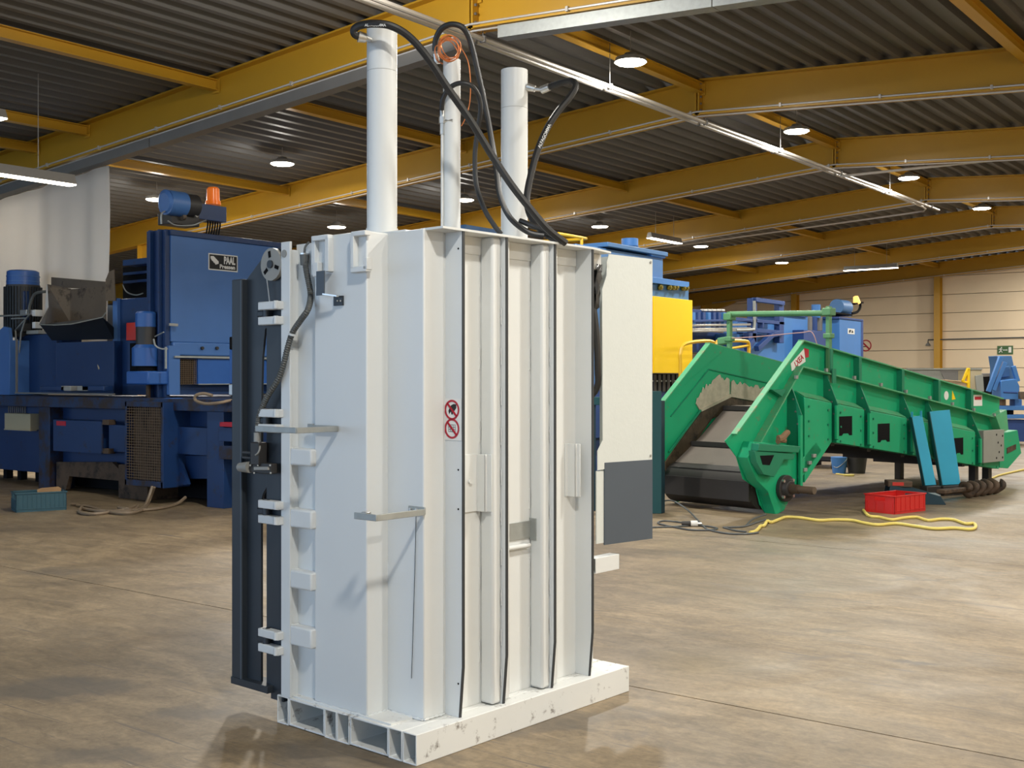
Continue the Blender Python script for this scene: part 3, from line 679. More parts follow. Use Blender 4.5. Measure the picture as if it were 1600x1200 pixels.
pl_ = P(MB().cyl((-.912, yd-.004, 2.003), (-.912, yd-.022, 2.003), .072, n=36), 'pulley', 'disc', par=door)
for k in range(3):
    a = math.radians(100+120*k); c = Vector((-.912+.045*math.cos(a), yd-.0225, 2.003+.045*math.sin(a)))
    t = Vector((-math.sin(a), 0, math.cos(a))); r_ = Vector((math.cos(a), 0, math.sin(a)))
    P(MB().hull([c-t*.008-r_*.014, c+t*.008-r_*.014, c+t*.008+r_*.014, c-t*.008+r_*.014], [v+Vector((0, -.0015, 0)) for v in (c-t*.008-r_*.014, c+t*.008-r_*.014, c+t*.008+r_*.014, c-t*.008+r_*.014)]), 'pulley_slot', 'dark', par=door)
P(MB().cyl((-.912, yd-.022, 2.003), (-.912, yd-.030, 2.003), .018, n=16), 'pulley_hub', 'slate', par=door)
P(MB().tube([bl(417, 436, y=0), bl(419, 452, y=0), bl(422, 478, y=0)], .003, n=6), 'pull_cable', 'steel', par=door)
for zc in (1.788, 1.318, .918, .353):
    for dz in (.033, -.033):
        P(MB().box(-.968, -.826, -.030, .012, zc+dz-.019, zc+dz+.017), 'hinge_lug', 'white', .004)
        P(MB().cyl((-.836, -.032, zc+dz-.016), (-.836, -.032, zc+dz+.018), .010, n=8), 'weld_bead', 'white')
    P(MB().cyl((-.935, -.008, zc-.048), (-.935, -.008, zc+.052), .017, n=16), 'hinge_pin', 'slate', par=door)
    P(MB().box(-.99, -.93, -.02, .022, zc-.014, zc+.012), 'hinge_knuckle', 'slate', .004, par=door)
# limit switch and plunger
sw = P(MB().box(*bx(391, 404, 691, 727, -.045, .0)), 'limit_switch', 'darkmetal', .003)
P(MB().cyl(bl(391, 730, y=-.03), bl(375, 730, y=-.03), .026, .020, n=18).cyl(bl(375, 730, y=-.03), bl(372, 730, y=-.03), .020, .010, n=18), 'plunger', 'disc', par=sw)
P(MB().box(*bx(388, 423, 722, 741, -.035, .0)), 'switch_base', 'darkmetal', .003, par=sw)
P(MB().bar(bl(398, 732, y=-.042), bl(420, 732, y=-.042), .012, .014), 'lever', 'disc', .002, par=sw)
for a, b in ((391, 727), (403, 727), (422, 727), (397, 739), (423, 739)): P(MB().cyl(bl(a, b, y=-.036), bl(a, b, y=-.044), .004, n=8), 'bolt', 'steel', par=sw)
for a in (705, 713): P(MB().box(*bx(378, 391, a, a+4, -.03, -.01)), 'terminal', 'darkmetal', par=sw)
# corrugated conduit from the top fitting to the switch
cp = [(476, 398), (477, 412), (480, 430), (484, 450), (485, 466), (481, 484), (470, 500), (457, 520), (449, 545), (443, 570), (434, 594), (420, 616), (410, 636), (404, 655), (402, 678)]
pts = [bl(a, b, y=-.02 if b > 480 else .03) for a, b in cp]
P(MB().tube(pts, lambda t: .0125+.0016*math.sin(t*620), n=10, seg=26), 'cable_conduit', 'greyhose')
P(MB().cyl(bl(402, 676, y=-.02), bl(402, 690, y=-.02), .016, n=14), 'conduit_end', 'disc')
P(MB().tube([bl(404, 690, y=-.03), bl(406, 700, y=-.04), bl(403, 708, y=-.046), bl(399, 711, y=-.046)], .004, n=6), 'switch_wire', 'disc')
P(MB().cyl(bl(475, 397, y=.03), bl(475.5, 414, y=.03), .019, .017, n=12), 'conduit_end', 'greyhose')
P(MB().tube([bl(475.5, 396, y=.03), bl(477, 386, y=.03), bl(483, 378, y=.04)], .005, n=6), 'conduit_tail', 'greyhose')
P(MB().ring(bl(475, 398, y=.03), (0, 0, 1), .012, .020, .006, 12), 'conduit_clamp', 'steel')
P(MB().ring(bl(457, 524, y=-.02), (.3, 0, 1), .012, .017, .008, 12), 'conduit_clamp', 'white')

# --- control cabinet on the far side
xa = -.110
cab = P(MB().box(-.20, xa-.004, 1.452, 1.782, .694, ZT), 'cabinet', 'panelwhite', label='white control cabinet with a dark grey lower half')
def cy(px, py): v = bl(px, py, x=xa); return (v.y, v.z)
P(MB().prism([cy(952, 397), cy(1019.5, 405), cy(1019, 718), cy(934, 735), cy(934, 705), cy(942, 688), cy(941, 452), cy(948, 430), cy(948, 410)], 'x', xa-.004, xa), 'cabinet_panel', 'panelwhite', par=cab)
P(MB().prism([cy(944.5, 723), cy(1019, 718), cy(1019, 841.5), cy(944.5, 851.5)], 'x', xa-.006, xa+.002), 'lower_panel', 'slate_mid', par=cab, label='dark grey lower panel')
P(MB().prism([(p[0]-.055, p[1]) for p in (cy(944, 735), cy(957, 735), cy(957, 846), cy(944, 848))], 'x', xa-.01, xa-.004), 'side_strip', 'panelwhite', par=cab)
for q in ((1016, 410), (1016, 712)): 
    c = bl(*q, x=xa); P(MB().cyl(c, c+Vector((.006, 0, 0)), .006, n=8), 'screw', 'disc', par=cab)
for k in range(4):
    o = .022*k
    P(MB().tube([(-.20-o, 1.30+.012*k, 2.04), (-.15-.5*o, 1.31+.01*k, 1.92), (-.125-.4*o, 1.322+.010*k, 1.75), (-.122-.4*o, 1.335+.010*k, 1.56), (-.15-.4*o, 1.35+.01*k, 1.44), (-.24-o, 1.30, 1.36)], .015, n=8), 'control_hose', 'rubber')
m = MB(); random.seed(5); A = []
for j in range(7):
    for i in range(9):
        t = i/8; a = t*math.pi*1.1-.3; r_ = (.055-.003*j)*(1+.25*math.sin(i*2.3+j*1.7))
        A.append((-.145+r_*math.cos(a)*.8, 1.335+r_*math.sin(a)*.9-.02, 2.05-.035*j-.006*math.sin(i*1.9)))
m.add(A, [(j*9+i, (j+1)*9+i, (j+1)*9+i+1, j*9+i+1) for j in range(6) for i in range(8)])
w_ = P(m, 'hose_wrap', paint('black_foil', (.05, .05, .05), .25, .2, 20)); sd = w_.modifiers.new('sheet', 'SOLIDIFY'); sd.thickness = .003
P(MB().box(-.22, -.112, 1.165, 1.345, ZT-.075, ZT-.003), 'rear_tie', 'white')
P(MB().rhs(-.17, -.11, 1.30, 1.492, .566, .640, .004), 'bracket_tube', 'white', .002)
# ================================================================== THE BLUE CHANNEL BALER ON THE LEFT
YF0 = 8.55                                            # front plane of its channel
BB = thing('channel_baler', 'big blue baling machine with tall hopper and amber beacon, left of the white press', 'machine', (-13.2, YF0, 0))
def B(mb, name, mat='blue', bevel=0.0, par=None, **k): return mb.build(name, mat, par or BB, bevel=bevel, world=True, **k)
def fr(px0, px1, py0, py1, Y=YF0, dep=.05, mb=None):
    """box whose -Y face covers that stretch of the front"""
    a, b = atY(px0, (py0+py1)/2, Y), atY(px1, (py0+py1)/2, Y)
    za, zb = atY((px0+px1)/2, py1, Y).z, atY((px0+px1)/2, py0, Y).z
    return (mb or MB()).box(a.x, b.x, Y, Y+dep, za, zb)
zt_ = 1.26
# channel: platform lip, body, posts
B(MB().box(-19.5, -14.5, YF0-.12, 9.46, zt_-.14, zt_).box(-14.5, -9.6, YF0-.12, 11.2, zt_-.14, zt_), 'platform', 'bluerust', .004)
B(MB().box(-19.3, -14.5, YF0+.30, 9.44, .42, zt_-.13).box(-14.5, -9.7, YF0+.30, 11.0, .42, zt_-.13), 'chamber', 'blue')
B(MB().box(-15.3, -9.7, YF0+.12, YF0+.30, .36, zt_-.13), 'side_sheet', 'blue')
for px0, px1, mat in ((69, 86, 'bluerust'), (332, 358, 'blue')):
    a, b = atY(px0, 700, YF0), atY(px1, 700, YF0); B(MB().box(a.x, b.x, YF0-.08, YF0+.30, 0, zt_-.14), 'leg', mat, .004)
a, b = atY(196, 700, YF0), atY(215, 700, YF0)
B(MB().box(a.x, b.x+.35, YF0-.1, YF0+.5, 0, .42), 'foot', 'rust', .004)
# mesh cage standing proud
Yc = YF0-.26; a, b = atY(195, 690, Yc), atY(254, 690, Yc); z0, z1 = atY(225, 760, Yc).z, zt_-.04
cage = B(MB().box(a.x, a.x+.035, Yc, YF0+.12, z0, z1).box(b.x-.035, b.x, Yc, YF0+.12, z0, z1).box(a.x, b.x, Yc, YF0+.12, z0, z0+.07).box(a.x, b.x, Yc, YF0+.12, z1-.06, z1), 'cage_frame', 'bluerust', .003, label='box frame with rusty wire mesh front')
B(MB().box(a.x+.02, b.x-.02, Yc+.10, YF0+.1, z0+.03, z1-.03), 'cage_back', 'rust', par=cage)
m = MB(); n = 15
for i in range(1, n):
    x = a.x+.035+(b.x-a.x-.07)*i/n; m.box(x-.003, x+.003, Yc+.008, Yc+.014, z0+.06, z1-.05)
nz_ = 27
for j in range(1, nz_):
    z = z0+.06+(z1-z0-.11)*j/nz_; m.box(a.x+.03, b.x-.03, Yc+.002, Yc+.008, z-.003, z+.003)
B(m, 'wire_mesh', 'mesh', par=cage, kind='stuff')
B(MB().box(b.x, b.x+.02, Yc, YF0+.12, z0, z1), 'cage_side', 'blue', par=cage)
B(fr(256, 264, 622, 762, YF0-.1, .2), 'corner_post', 'bluebright', .003)
# boxes on the front, rust-brown cut-out beam, little signs
bx1 = B(fr(83, 158, 657, 707, YF0-.10, .25), 'access_door', 'blue', .004); B(fr(88, 102, 658, 665, YF0-.108, .01), 'red_label', 'redprint', par=bx1)
B(fr(158, 160, 660, 708, YF0-.104, .02), 'door_edge', 'bluerust', par=bx1)
B(fr(170, 195, 664, 706, YF0-.06, .25), 'access_door', 'blue', .004); B(fr(160, 170, 656, 664, YF0-.14, .1), 'latch', 'rust', .004); B(fr(160, 169, 701, 709, YF0-.14, .1), 'latch', 'rust', .004)
B(fr(277, 333, 668, 711, YF0-.06, .2), 'access_door', 'blue', .004)
B(fr(342, 372, 668, 690, YF0-.1, .2), 'tie_beam', 'blue', .004); B(fr(342, 372, 697, 718, YF0-.1, .2), 'tie_beam', 'bluerust', .004); B(fr(343, 372, 660, 667, YF0-.12, .1), 'red_pad', 'redprint', .003)
def fpoly(pts, name, mat, Y=YF0, dep=.06, **k):
    q = [atY(x, y, Y) for x, y in pts]; return B(MB().prism([(v.x, v.z) for v in q], 'y', Y, Y+dep), name, mat, **k)
fpoly([(88, 722), (175, 722), (195, 742), (195, 752), (108, 744), (103, 765), (88, 768)], 'skirt', 'rust', YF0-.02)
fpoly([(262, 664), (277, 664), (277, 710), (290, 745), (294, 757), (262, 761)], 'side_plate', 'blue', YF0-.05, .04)
fpoly([(283, 712), (332, 712), (332, 748), (296, 748)], 'lower_sheet', 'blue', YF0+.05, .05)
B(MB().box(-14.6, -9.8, YF0+.35, 10.6, .02, .40), 'underframe', 'dark')
# left end: tank with junction box
tk = B(MB().box(-19.4, atY(69, 700, YF0+.25).x, YF0+.25, 9.43, .17, zt_-.14), 'oil_tank', 'blue', .01)
for px in (8, 30, 58): 
    v = atY(px, 742, YF0+.5); B(MB().box(v.x-.05, v.x+.05, v.y, v.y+.1, 0, .2), 'tank_foot', 'dark', par=tk)
jb = B(fr(7, 47, 646, 671, YF0-.02, .22), 'junction_box', 'beige', .006, label='beige junction box with a row of cables on top')
for k in range(9):
    x = 14+k*3.2; B(MB().tube([atY(x, 646, YF0+.1), atY(x-.4, 638, YF0+.1), atY(x+1, 630, YF0+.12)], .008, n=5), 'box_cable', 'tancable', par=jb)
B(fr(6, 47, 671, 672.5, YF0-.03, .1), 'box_rim', 'beige', par=jb)
# upper works on the platform (left to right)
B(fr(-14, 15, 532, 617, YF0+.15, .6), 'tank_end', 'bluehop', .006)
fpoly([(-14, 528), (6, 510), (13, 512), (15, 532), (-14, 534)], 'tank_top', 'bluehop', YF0+.15, .05)
B(fr(24, 88, 523, 615, YF0+.45, .4), 'valve_cabinet', 'blue', .005)
B(fr(88, 178, 534, 616, YF0+.42, .45), 'hopper_base', 'blue', .005)
B(fr(40, 178, 520, 528, YF0+.5, .3), 'shelf', 'blue')
B(MB().cyl(atY(155, 569, YF0+.45), atY(155, 577, YF0+.42), .03, .012, n=10), 'hook_knob', 'beige')
B(MB().bar(atY(25, 614, YF0+.05), atY(178, 616, YF0+.05), .04, .02), 'platform_pipe', 'duct')
B(MB().bar(atY(26, 614, YF0+.06), atY(26, 530, YF0+.06), .025, .025), 'platform_pipe', 'duct')
for px0, px1, mat in ((62, 100, 'blue'), (95, 110, 'disc'), (120, 138, 'disc'), (128, 162, 'blue')): B(fr(px0, px1, 603, 611, YF0+.02, .14), 'loose_fitting', mat, .01)
# standing motor with fins and a blue fan cover
c = atY(36, 470, YF0+.58); rr = .24
mo = B(MB().cyl((c.x, c.y, atY(36, 525, c.y).z), (c.x, c.y, atY(36, 446, c.y).z), rr*1.0, n=32), 'pump_motor', 'darkmetal', label='large upright pump motor')
B(MB().cyl((c.x, c.y, atY(36, 447, c.y).z), (c.x, c.y, atY(36, 425, c.y).z), rr*.97, rr*.94, n=32).cyl((c.x, c.y, atY(36, 425, c.y).z), (c.x, c.y, atY(36, 423, c.y).z), rr*.94, rr*.8, n=32), 'fan_cover', 'bluebright', par=mo)
for py in (433, 441): B(MB().ring((c.x, c.y, atY(36, py, c.y).z), (0, 0, 1), rr*.9, rr*.985, .012, 32), 'cover_rib', 'bluehop', par=mo)
m = MB()
for k in range(36):
    t = 2*math.pi*k/36; e = Vector((math.cos(t), math.sin(t), 0)); p = Vector((c.x, c.y, 0))+e*(rr+.012)
    m.bar((p.x, p.y, atY(36, 522, c.y).z), (p.x, p.y, atY(36, 449, c.y).z), .010, .035, up=tuple(e))
B(m, 'cooling_fins', 'slate', par=mo)
B(fr(24, 37, 455, 500, YF0+.45, .1), 'terminal_box', 'blue', .01, par=mo)
B(MB().box(c.x-.28, c.x+.28, c.y-.28, c.y+.28, atY(36, 527, c.y).z, atY(36, 522, c.y).z), 'motor_flange', 'darkmetal', par=mo)
B(MB().tube([atY(45, 490, YF0+.4), atY(47, 475, YF0+.4), atY(54, 460, YF0+.4), (atY(66, 456, YF0+.4)), atY(76, 456, YF0+.5)], .022, n=8), 'pump_hose', 'greyhose')
B(MB().tube([atY(-10, 494, YF0+.3), atY(20, 493, YF0+.3), atY(46, 492, YF0+.3), atY(24, 516, YF0+.3), atY(26, 560, YF0+.3)], .014, n=6, smooth=False), 'oil_pipe', 'galv')
B(MB().tube([atY(18, 498, YF0+.3), atY(40, 497, YF0+.3), atY(33, 520, YF0+.3), atY(29, 560, YF0+.3)], .012, n=6, smooth=False), 'oil_pipe', 'galv')
for px0, px1, py0, py1, mat in ((31, 41, 484, 492, 'steel'), (50, 55, 484, 494, 'print'), (50, 55, 503, 513, 'print'), (41, 60, 516, 522, 'disc'), (8, 16, 500, 512, 'darkmetal'), (28, 36, 505, 518, 'darkmetal')): B(fr(px0, px1, py0, py1, YF0+.4, .12), 'valve_block', mat, .006)
# brown loading chute: open-topped bent sheets
def sheet(pts, name, mat, th=.012, par=None):
    q = [Vector(p) for p in pts]; nrm = (q[1]-q[0]).cross(q[2]-q[0]).normalized()*th
    return B(MB().hull(q, [p+nrm for p in q]), name, mat, par=par)
y0_, y1_ = YF0+.15, YF0+.72
ch = sheet([atY(111, 452, y1_), atY(165, 447, y1_), atY(165, 500, y0_+.5), atY(111, 505, y0_+.5)], 'loading_chute', 'hopperbrown')
sheet([atY(74, 444, y1_-.25), atY(111, 451, y1_), atY(111, 506, y0_+.5), atY(68, 507, y0_+.35)], 'chute_side', 'hopperbrown', par=ch)
sheet([atY(80, 433, y1_+.1), atY(164, 440, y1_+.1), atY(165, 452, y1_+.1), atY(80, 449, y1_+.1)], 'chute_back', 'hopperbrown', par=ch)
sheet([atY(62, 507, y0_-.25), atY(112, 507, y0_-.2), atY(160, 496, y0_), atY(178, 512, y0_+.2), atY(178, 530, y0_+.2), atY(81, 532, y0_+.1)], 'chute_lip', 'slate', par=ch)
B(MB().tube([atY(62, 507, y0_-.26), atY(85, 508, y0_-.23), atY(112, 506.5, y0_-.21), atY(160, 496, y0_-.01), atY(166, 488, y0_)], .008, n=5, smooth=False), 'chute_rim', 'galv', par=ch)
sheet([atY(74, 444, y1_-.3), atY(76, 480, y0_+.3), atY(61, 507, y0_-.24), atY(70, 508, y0_+.3)], 'chute_flap', 'tarp', par=ch)
sheet([atY(165, 437, y1_-.2), atY(170, 425, y1_-.2), atY(178, 421, y1_-.2), atY(180, 470, y0_+.3), atY(165, 470, y0_+.3)], 'chute_cheek', 'hopperbrown', par=ch)
# recess behind the chute with shelves
B(fr(192, 240, 415, 468, YF0+.9, .05), 'recess_back', 'dark')
B(fr(176, 238, 466, 617, YF0+.55, .8), 'front_sheet', 'blue', .005); B(fr(176, 183, 466, 617, YF0+.50, .06), 'sheet_post', 'bluehop', .004)
for py0, py1, Y in ((404, 413, YF0+.6), (437, 441, YF0+.8), (424, 428, YF0+.8)): B(fr(192, 240, py0, py1, Y, .2), 'shelf', 'blue')
B(MB().tube([atY(192, 445, YF0+.9), atY(198, 456, YF0+.9), atY(212, 461, YF0+.9), atY(224, 458, YF0+.9)], .01, n=5), 'loose_wire', 'galv')
# hopper tower: posts, face with sign, cap rail
XH = -12.45; ya = atX(267, 400, XH).y; yb2 = 11.0
def fx(y0, y1, py0, py1, px, X=XH, dep=.05, mb=None):
    za, zb = atX(px, py1, X).z, atX(px, py0, X).z; return (mb or MB()).box(X-dep, X, y0, y1, za, zb)
zth, zbh = 3.42, 1.98
hp = B(MB().box(XH-.42, XH, ya, yb2, zbh, zth-.06), 'hopper', 'bluehop', .006, label='tall mid-blue hopper with a black and white sign')
B(MB().box(XH-.45, XH+.03, ya-.02, yb2+.02, zth-.07, zth), 'cap_rail', 'blue', .005, par=hp)
B(MB().box(XH-.42, XH-.02, ya-.07, ya, zt_, zth), 'hopper_post', 'blue', .004); B(MB().box(XH-.30, XH-.26, ya-.13, ya-.07, zt_, zth), 'post_fin', 'blue', .003); B(MB().box(XH-.12, XH-.09, ya-.12, ya-.07, zt_, zth), 'post_fin', 'blue', .003)
def hs(px, py, X=XH): v = atX(px, py, X); return (v.y, v.z)
q0, q1 = atX(325.5, 396, XH), atX(371, 425, XH); yS, zS = (q0.y+q1.y)/2, atX(348, 410.5, XH).z; wS, hS = q1.y-q0.y, .222
sg = B(MB().box(XH, XH+.004, yS-wS/2, yS+wS/2, zS-hS/2, zS+hS/2), 'sign', 'print', par=hp)
B(MB().box(XH+.002, XH+.006, yS-wS/2+.015, yS+wS/2-.015, zS-hS/2+.015, zS+hS/2-.015), 'sign_field', 'blackprint', par=hp)
fs = lambda u, w: frame((XH+.007, yS+u*wS, zS+w*hS), (0, 1, 0), (0, 0, 1))
B(text_mb('PAAL', .135, fs(.21, .13), .0012, .0055, .60), 'sign_lettering', 'print', par=hp); B(text_mb('Pressen', .074, fs(.14, -.25), .0012, .0026, 1.12), 'sign_lettering', 'print', par=hp)
m = MB()
for k in range(3):
    u, w = yS-wS*(.36-.055*k), zS+hS*(.20-.10*k); sz = .040
    m.prism([(u-sz*.9, w), (u-sz*.2, w-sz*.9), (u+sz, w-sz*.5), (u+sz, w+sz*.3), (u+sz*.2, w+sz*.8), (u-sz*.9, w+sz*.7)], 'x', XH+.006+.001*k, XH+.008+.001*k)
B(m, 'sign_emblem', 'print', par=hp)
# machinery under the hopper face
B(fx(ya+.02, 10.75, 535, 556, 310, XH+.02, .2), 'press_bar', 'bluehop', .02)
for px in (315, 338): v = atX(px, 544, XH+.02); B(MB().cyl(v, v+Vector((.03, 0, 0)), .022, n=8), 'bar_bolt', 'darkmetal')
B(fx(ya+.02, 10.75, 556.5, 559.5, 310, XH+.06, .12), 'ledge', 'galv')
a, b = atX(273, 580, XH), atX(307, 580, XH)
B(MB().box(XH-.3, XH-.06, a.y, b.y, atX(290, 601, XH).z, atX(290, 561, XH).z), 'grille_box', 'dark')
m = MB(); zq0, zq1 = atX(290, 600, XH).z, atX(290, 562, XH).z
for i in range(13): y = a.y+(b.y-a.y)*i/12; m.box(XH-.012, XH-.006, y-.003, y+.003, zq0, zq1)
for j in range(13): z = zq0+(zq1-zq0)*j/12; m.box(XH-.006, XH, a.y, b.y, z-.003, z+.003)
B(m, 'grille_wire', 'mesh', kind='stuff')
B(fx(b.y+.01, 10.72, 561, 600, 330, XH+.02, .25), 'guard_panel', 'bluebright', .004); B(fx(b.y+.01, 10.72, 599.5, 601, 330, XH+.03, .05), 'guard_lip', 'galv')
B(fx(ya-.05, ya+.12, 540, 617, 270, XH+.03, .12), 'guide_post', 'bluehop', .004)
B(fx(ya+.1, 10.9, 601, 616, 330, XH-.1, .3), 'base_rail', 'blue')
for y in (10.82,): B(MB().box(XH-.2, XH+.05, y, y+.25, zt_, 2.0), 'guide_post', 'blue', .004)
B(MB().bar(atX(264, 507, XH+.05), atX(278, 508, XH+.1), .05, .035), 'end_stop', 'disc', .004)
# geared motor with red guard in front
c = atY(228, 540, YF0+.30); Yg = YF0+.30
gm = B(MB().cyl((c.x, Yg, atY(228, 572, Yg).z), (c.x, Yg, atY(228, 544, Yg).z), .175, n=28).cyl((c.x, Yg, atY(228, 544, Yg).z), (c.x, Yg, atY(228, 537, Yg).z), .175, .11, n=28), 'gear_motor', 'bluebright', label='bright blue geared motor standing on the platform')
B(MB().cyl((c.x, Yg, atY(228, 540, Yg).z), (c.x, Yg, atY(228, 510, Yg).z), .125, n=24), 'stator', 'darkmetal', par=gm)
B(MB().cyl((c.x, Yg, atY(228, 511, Yg).z), (c.x, Yg, atY(228, 490, Yg).z), .132, n=24).cyl((c.x, Yg, atY(228, 490, Yg).z), (c.x, Yg, atY(228, 487, Yg).z), .132, .11, n=24), 'fan_cover', 'bluebright', par=gm)
B(MB().box(c.x-.17, c.x+.30, Yg-.18, Yg+.25, atY(228, 601, Yg).z, atY(228, 580, Yg).z), 'gear_box', 'bluebright', .02, par=gm)
B(MB().cyl((c.x, Yg, atY(228, 580, Yg).z), (c.x, Yg, atY(228, 572, Yg).z), .13, n=20), 'coupling', 'dark', par=gm)
B(MB().cyl((c.x+.05, Yg, zt_), (c.x+.05, Yg, atY(228, 601, Yg).z), .03, n=10), 'drain_pipe', 'rust', par=gm)
B(fr(197, 214, 504, 532, YF0+.45, .08), 'red_guard', 'red', .008); B(fr(203, 222, 536, 600, YF0+.52, .03), 'vent_grille', 'dark')
B(MB().tube([atY(240, 530, YF0+.2), atY(243, 540, YF0+.2), atY(252, 545, YF0+.25), atY(262, 545, YF0+.3)], .012, n=6).tube([atY(242, 526, YF0+.2), atY(256, 519, YF0+.2)], .008, n=5), 'hydraulic_pipe', 'galv')
B(MB().bar(atY(259, 542, YF0+.2), atY(259, 576, YF0+.2), .02, .02), 'hydraulic_pipe', 'galv')
# hose loop at the right end of the platform
B(MB().tube([atY(332, 618, YF0-.2), atY(318, 615, YF0-.25), atY(306, 618, YF0-.3), atY(306, 626, YF0-.3), atY(322, 631, YF0-.3), atY(345, 629, YF0-.25), atY(362, 626, YF0-.1), atY(370, 634, YF0-.1)], .018, n=8), 'hose_loop', 'tancable')
for px0, px1, py0, py1, mat in ((358, 372, 526, 546, 'dark'), (358, 372, 546, 600, 'bluebright'), (357, 372, 600, 618, 'steel'), (360, 372, 618, 660, 'darkmetal')): B(fr(px0, px1, py0, py1, YF0+.2, .3), 'end_valve', mat, .01)
# motor, control box and beacon on the hopper roof
Xr = XH-.25
mt = B(MB().cyl(atX(259, 316, Xr), atX(286, 320, Xr), .165, n=28).cyl(atX(256, 316, Xr), atX(259, 316, Xr), .12, .165, n=28), 'roof_motor', 'bluehop', label='lying blue motor on the hopper roof')
B(MB().cyl(atX(286, 320, Xr), atX(305, 322, Xr), .150, n=24), 'motor_fins', 'darkmetal', par=mt)
B(MB().tube([atX(272, 301, Xr), atX(295, 304, Xr), atX(309, 312, Xr), atX(312, 323, Xr)], .022, n=8), 'motor_conduit', 'greyhose', par=mt)
B(fx(*sorted((atX(268, 335, Xr).y, atX(312, 335, Xr).y)), 333, 352, 290, Xr, .3), 'pump_base', 'darkmetal', .01, par=mt)
B(MB().cyl(atX(283, 338, Xr+.03), atX(288, 338, Xr+.03), .05, n=12), 'pump', 'hopperbrown', par=mt); B(MB().cyl(atX(305, 335, Xr+.03), atX(308, 335, Xr+.06), .04, n=12), 'pump', 'disc', par=mt)
ya_, yb_ = atX(311, 330, Xr).y, atX(354, 330, Xr).y
cb = B(MB().box(Xr-.25, Xr, ya_, yb_, atX(330, 344.5, Xr).z, atX(330, 320, Xr).z), 'control_box', 'blue', .006, label='blue control box carrying the amber beacon')
for k in range(6): 
    y = ya_+(yb_-ya_)*(.48+.09*k); B(MB().tube([(Xr-.1, y, atX(330, 344.5, Xr).z), (Xr-.1, y, atX(330, 350, Xr).z), (Xr-.12, y-.02, zth)], .012, n=5), 'box_cable', 'dark', par=cb)
v = atX(333, 320, Xr-.1); h_ = atX(333, 293, Xr-.1).z-v.z
B(MB().cyl(v, v+Vector((0, 0, h_*.22)), .105, .100, n=24).cyl(v+Vector((0, 0, h_*.22)), v+Vector((0, 0, h_*.9)), .088, .085, n=24).cyl(v+Vector((0, 0, h_*.9)), v+Vector((0, 0, h_)), .085, .065, n=24), 'beacon', 'orange', par=cb, label='amber warning beacon')
B(MB().tube([atX(252, 350, Xr), atX(252, 335, Xr), atX(258, 330, Xr)], .012, n=5), 'roof_cable', 'galv')
B(MB().tube([atX(262, 345, Xr+.1), atX(275, 352, Xr+.12), atX(300, 352, Xr+.1), atX(312, 348, Xr+.1), atX(322, 344, Xr+.05)], .01, n=5), 'roof_cable', 'galv')

# crate on the floor, and the tan cable bundle
def crate(name, mat, label, A, Bp, Cp, h, rows, cat='crate'):
    A, Bp, Cp = Vector(A), Vector(Bp), Vector(Cp); u = Bp-A; w = Cp-A; w = (w-u*(w.dot(u)/u.dot(u))); lu, lw = u.length, w.length
    rz = math.atan2(u.y, u.x); t = thing(name, label, cat, tuple(A), rz); s = 1 if u.cross(w).z > 0 else -1
    def K(m, n_, mt=mat, **k): return m.build(n_, mt, t, **k)
    def yy(v): return v*s
    K(MB().box(.01, lu-.01, yy(.01), yy(lw-.01), .004, .014), 'crate_floor')
    th = .008
    for nm, x0, x1, y0, y1 in (('long_wall', 0, lu, 0, th), ('long_wall', 0, lu, lw-th, lw), ('short_wall', 0, th, 0, lw), ('short_wall', lu-th, lu, 0, lw)):
        m = MB(); short = nm == 'short_wall'
        if not short: m.box(x0, x1, yy(y0), yy(y1), 0, h)
        else:
            a, b = y0+(y1-y0)*.32, y0+(y1-y0)*.68
            m.box(x0, x1, yy(y0), yy(y1), 0, h*.66).box(x0, x1, yy(y0), yy(a), h*.66, h*.88).box(x0, x1, yy(b), yy(y1), h*.66, h*.88).box(x0, x1, yy(y0), yy(y1), h*.88, h)
        K(m, nm)
    m = MB()
    for x0, x1, y0, y1 in ((-.010, lu+.01, -.010, .012), (-.01, lu+.01, lw-.012, lw+.010), (-.010, .012, 0, lw), (lu-.012, lu+.010, 0, lw)):
        m.box(x0, x1, yy(y0), yy(y1), h-.014, h)
    K(m, 'rim', bevel=.003)
    m = MB()
    for i in range(rows):
        x = .03+(lu-.06)*i/(rows-1)
        for y in (-.005, lw-.001): m.box(x-.004, x+.004, yy(y), yy(y+.006), .02, h-.015)
    for i in range(4):
        y = .03+(lw-.06)*i/3
        for x in (-.006, lu): m.box(x, x+.006, yy(y-.004), yy(y+.004), .02, h*.64)
    K(m, 'wall_rib', kind='stuff')
    for z in (.045, h*.5): pass
    m = MB()
    for y in (-.006, lw): m.box(0, lu, yy(y), yy(y+.006), .030, .038)
    K(m, 'base_rib'); return t, lu, lw, s
cr, lu, lw, s_ = crate('plastic_crate', 'crate_blue', 'dark teal plastic crate with wood scraps, on the floor before the blue machine', fl(25, 801), fl(104, 796.5), fl(6, 797), .215, 11)
rzc = TR[cr.name].to_euler().z
def inside(mb, nm, lab, u, v, z, rot=0.0, tilt=0.0, mat='wood'):
    o = solo(mb, nm, mat, lab, 'wood', group='wood scraps in the teal crate', origin=(0, 0, 0), bevel=.002)
    o.location = TR[cr.name] @ Vector((lu*u, s_*lw*v, z)); o.rotation_euler = (tilt, 0, rzc+rot)
inside(MB().box(-.13, .13, -.006, .006, 0, .215).prism([(-.13, .215), (.13, .215), (.10, .235), (-.08, .228)], 'y', -.006, .006), 'wood_board', 'light brown board standing on edge in the teal crate', .72, .62, .016)
inside(MB().box(-.17, .17, -.022, .022, 0, .022), 'wood_scrap', 'wood strip lying flat along the teal crate', .45, .30, .016)
inside(MB().box(-.08, .08, -.02, .02, 0, .03), 'wood_scrap', 'short wood block at the left in the teal crate', .22, .65, .016, .3)
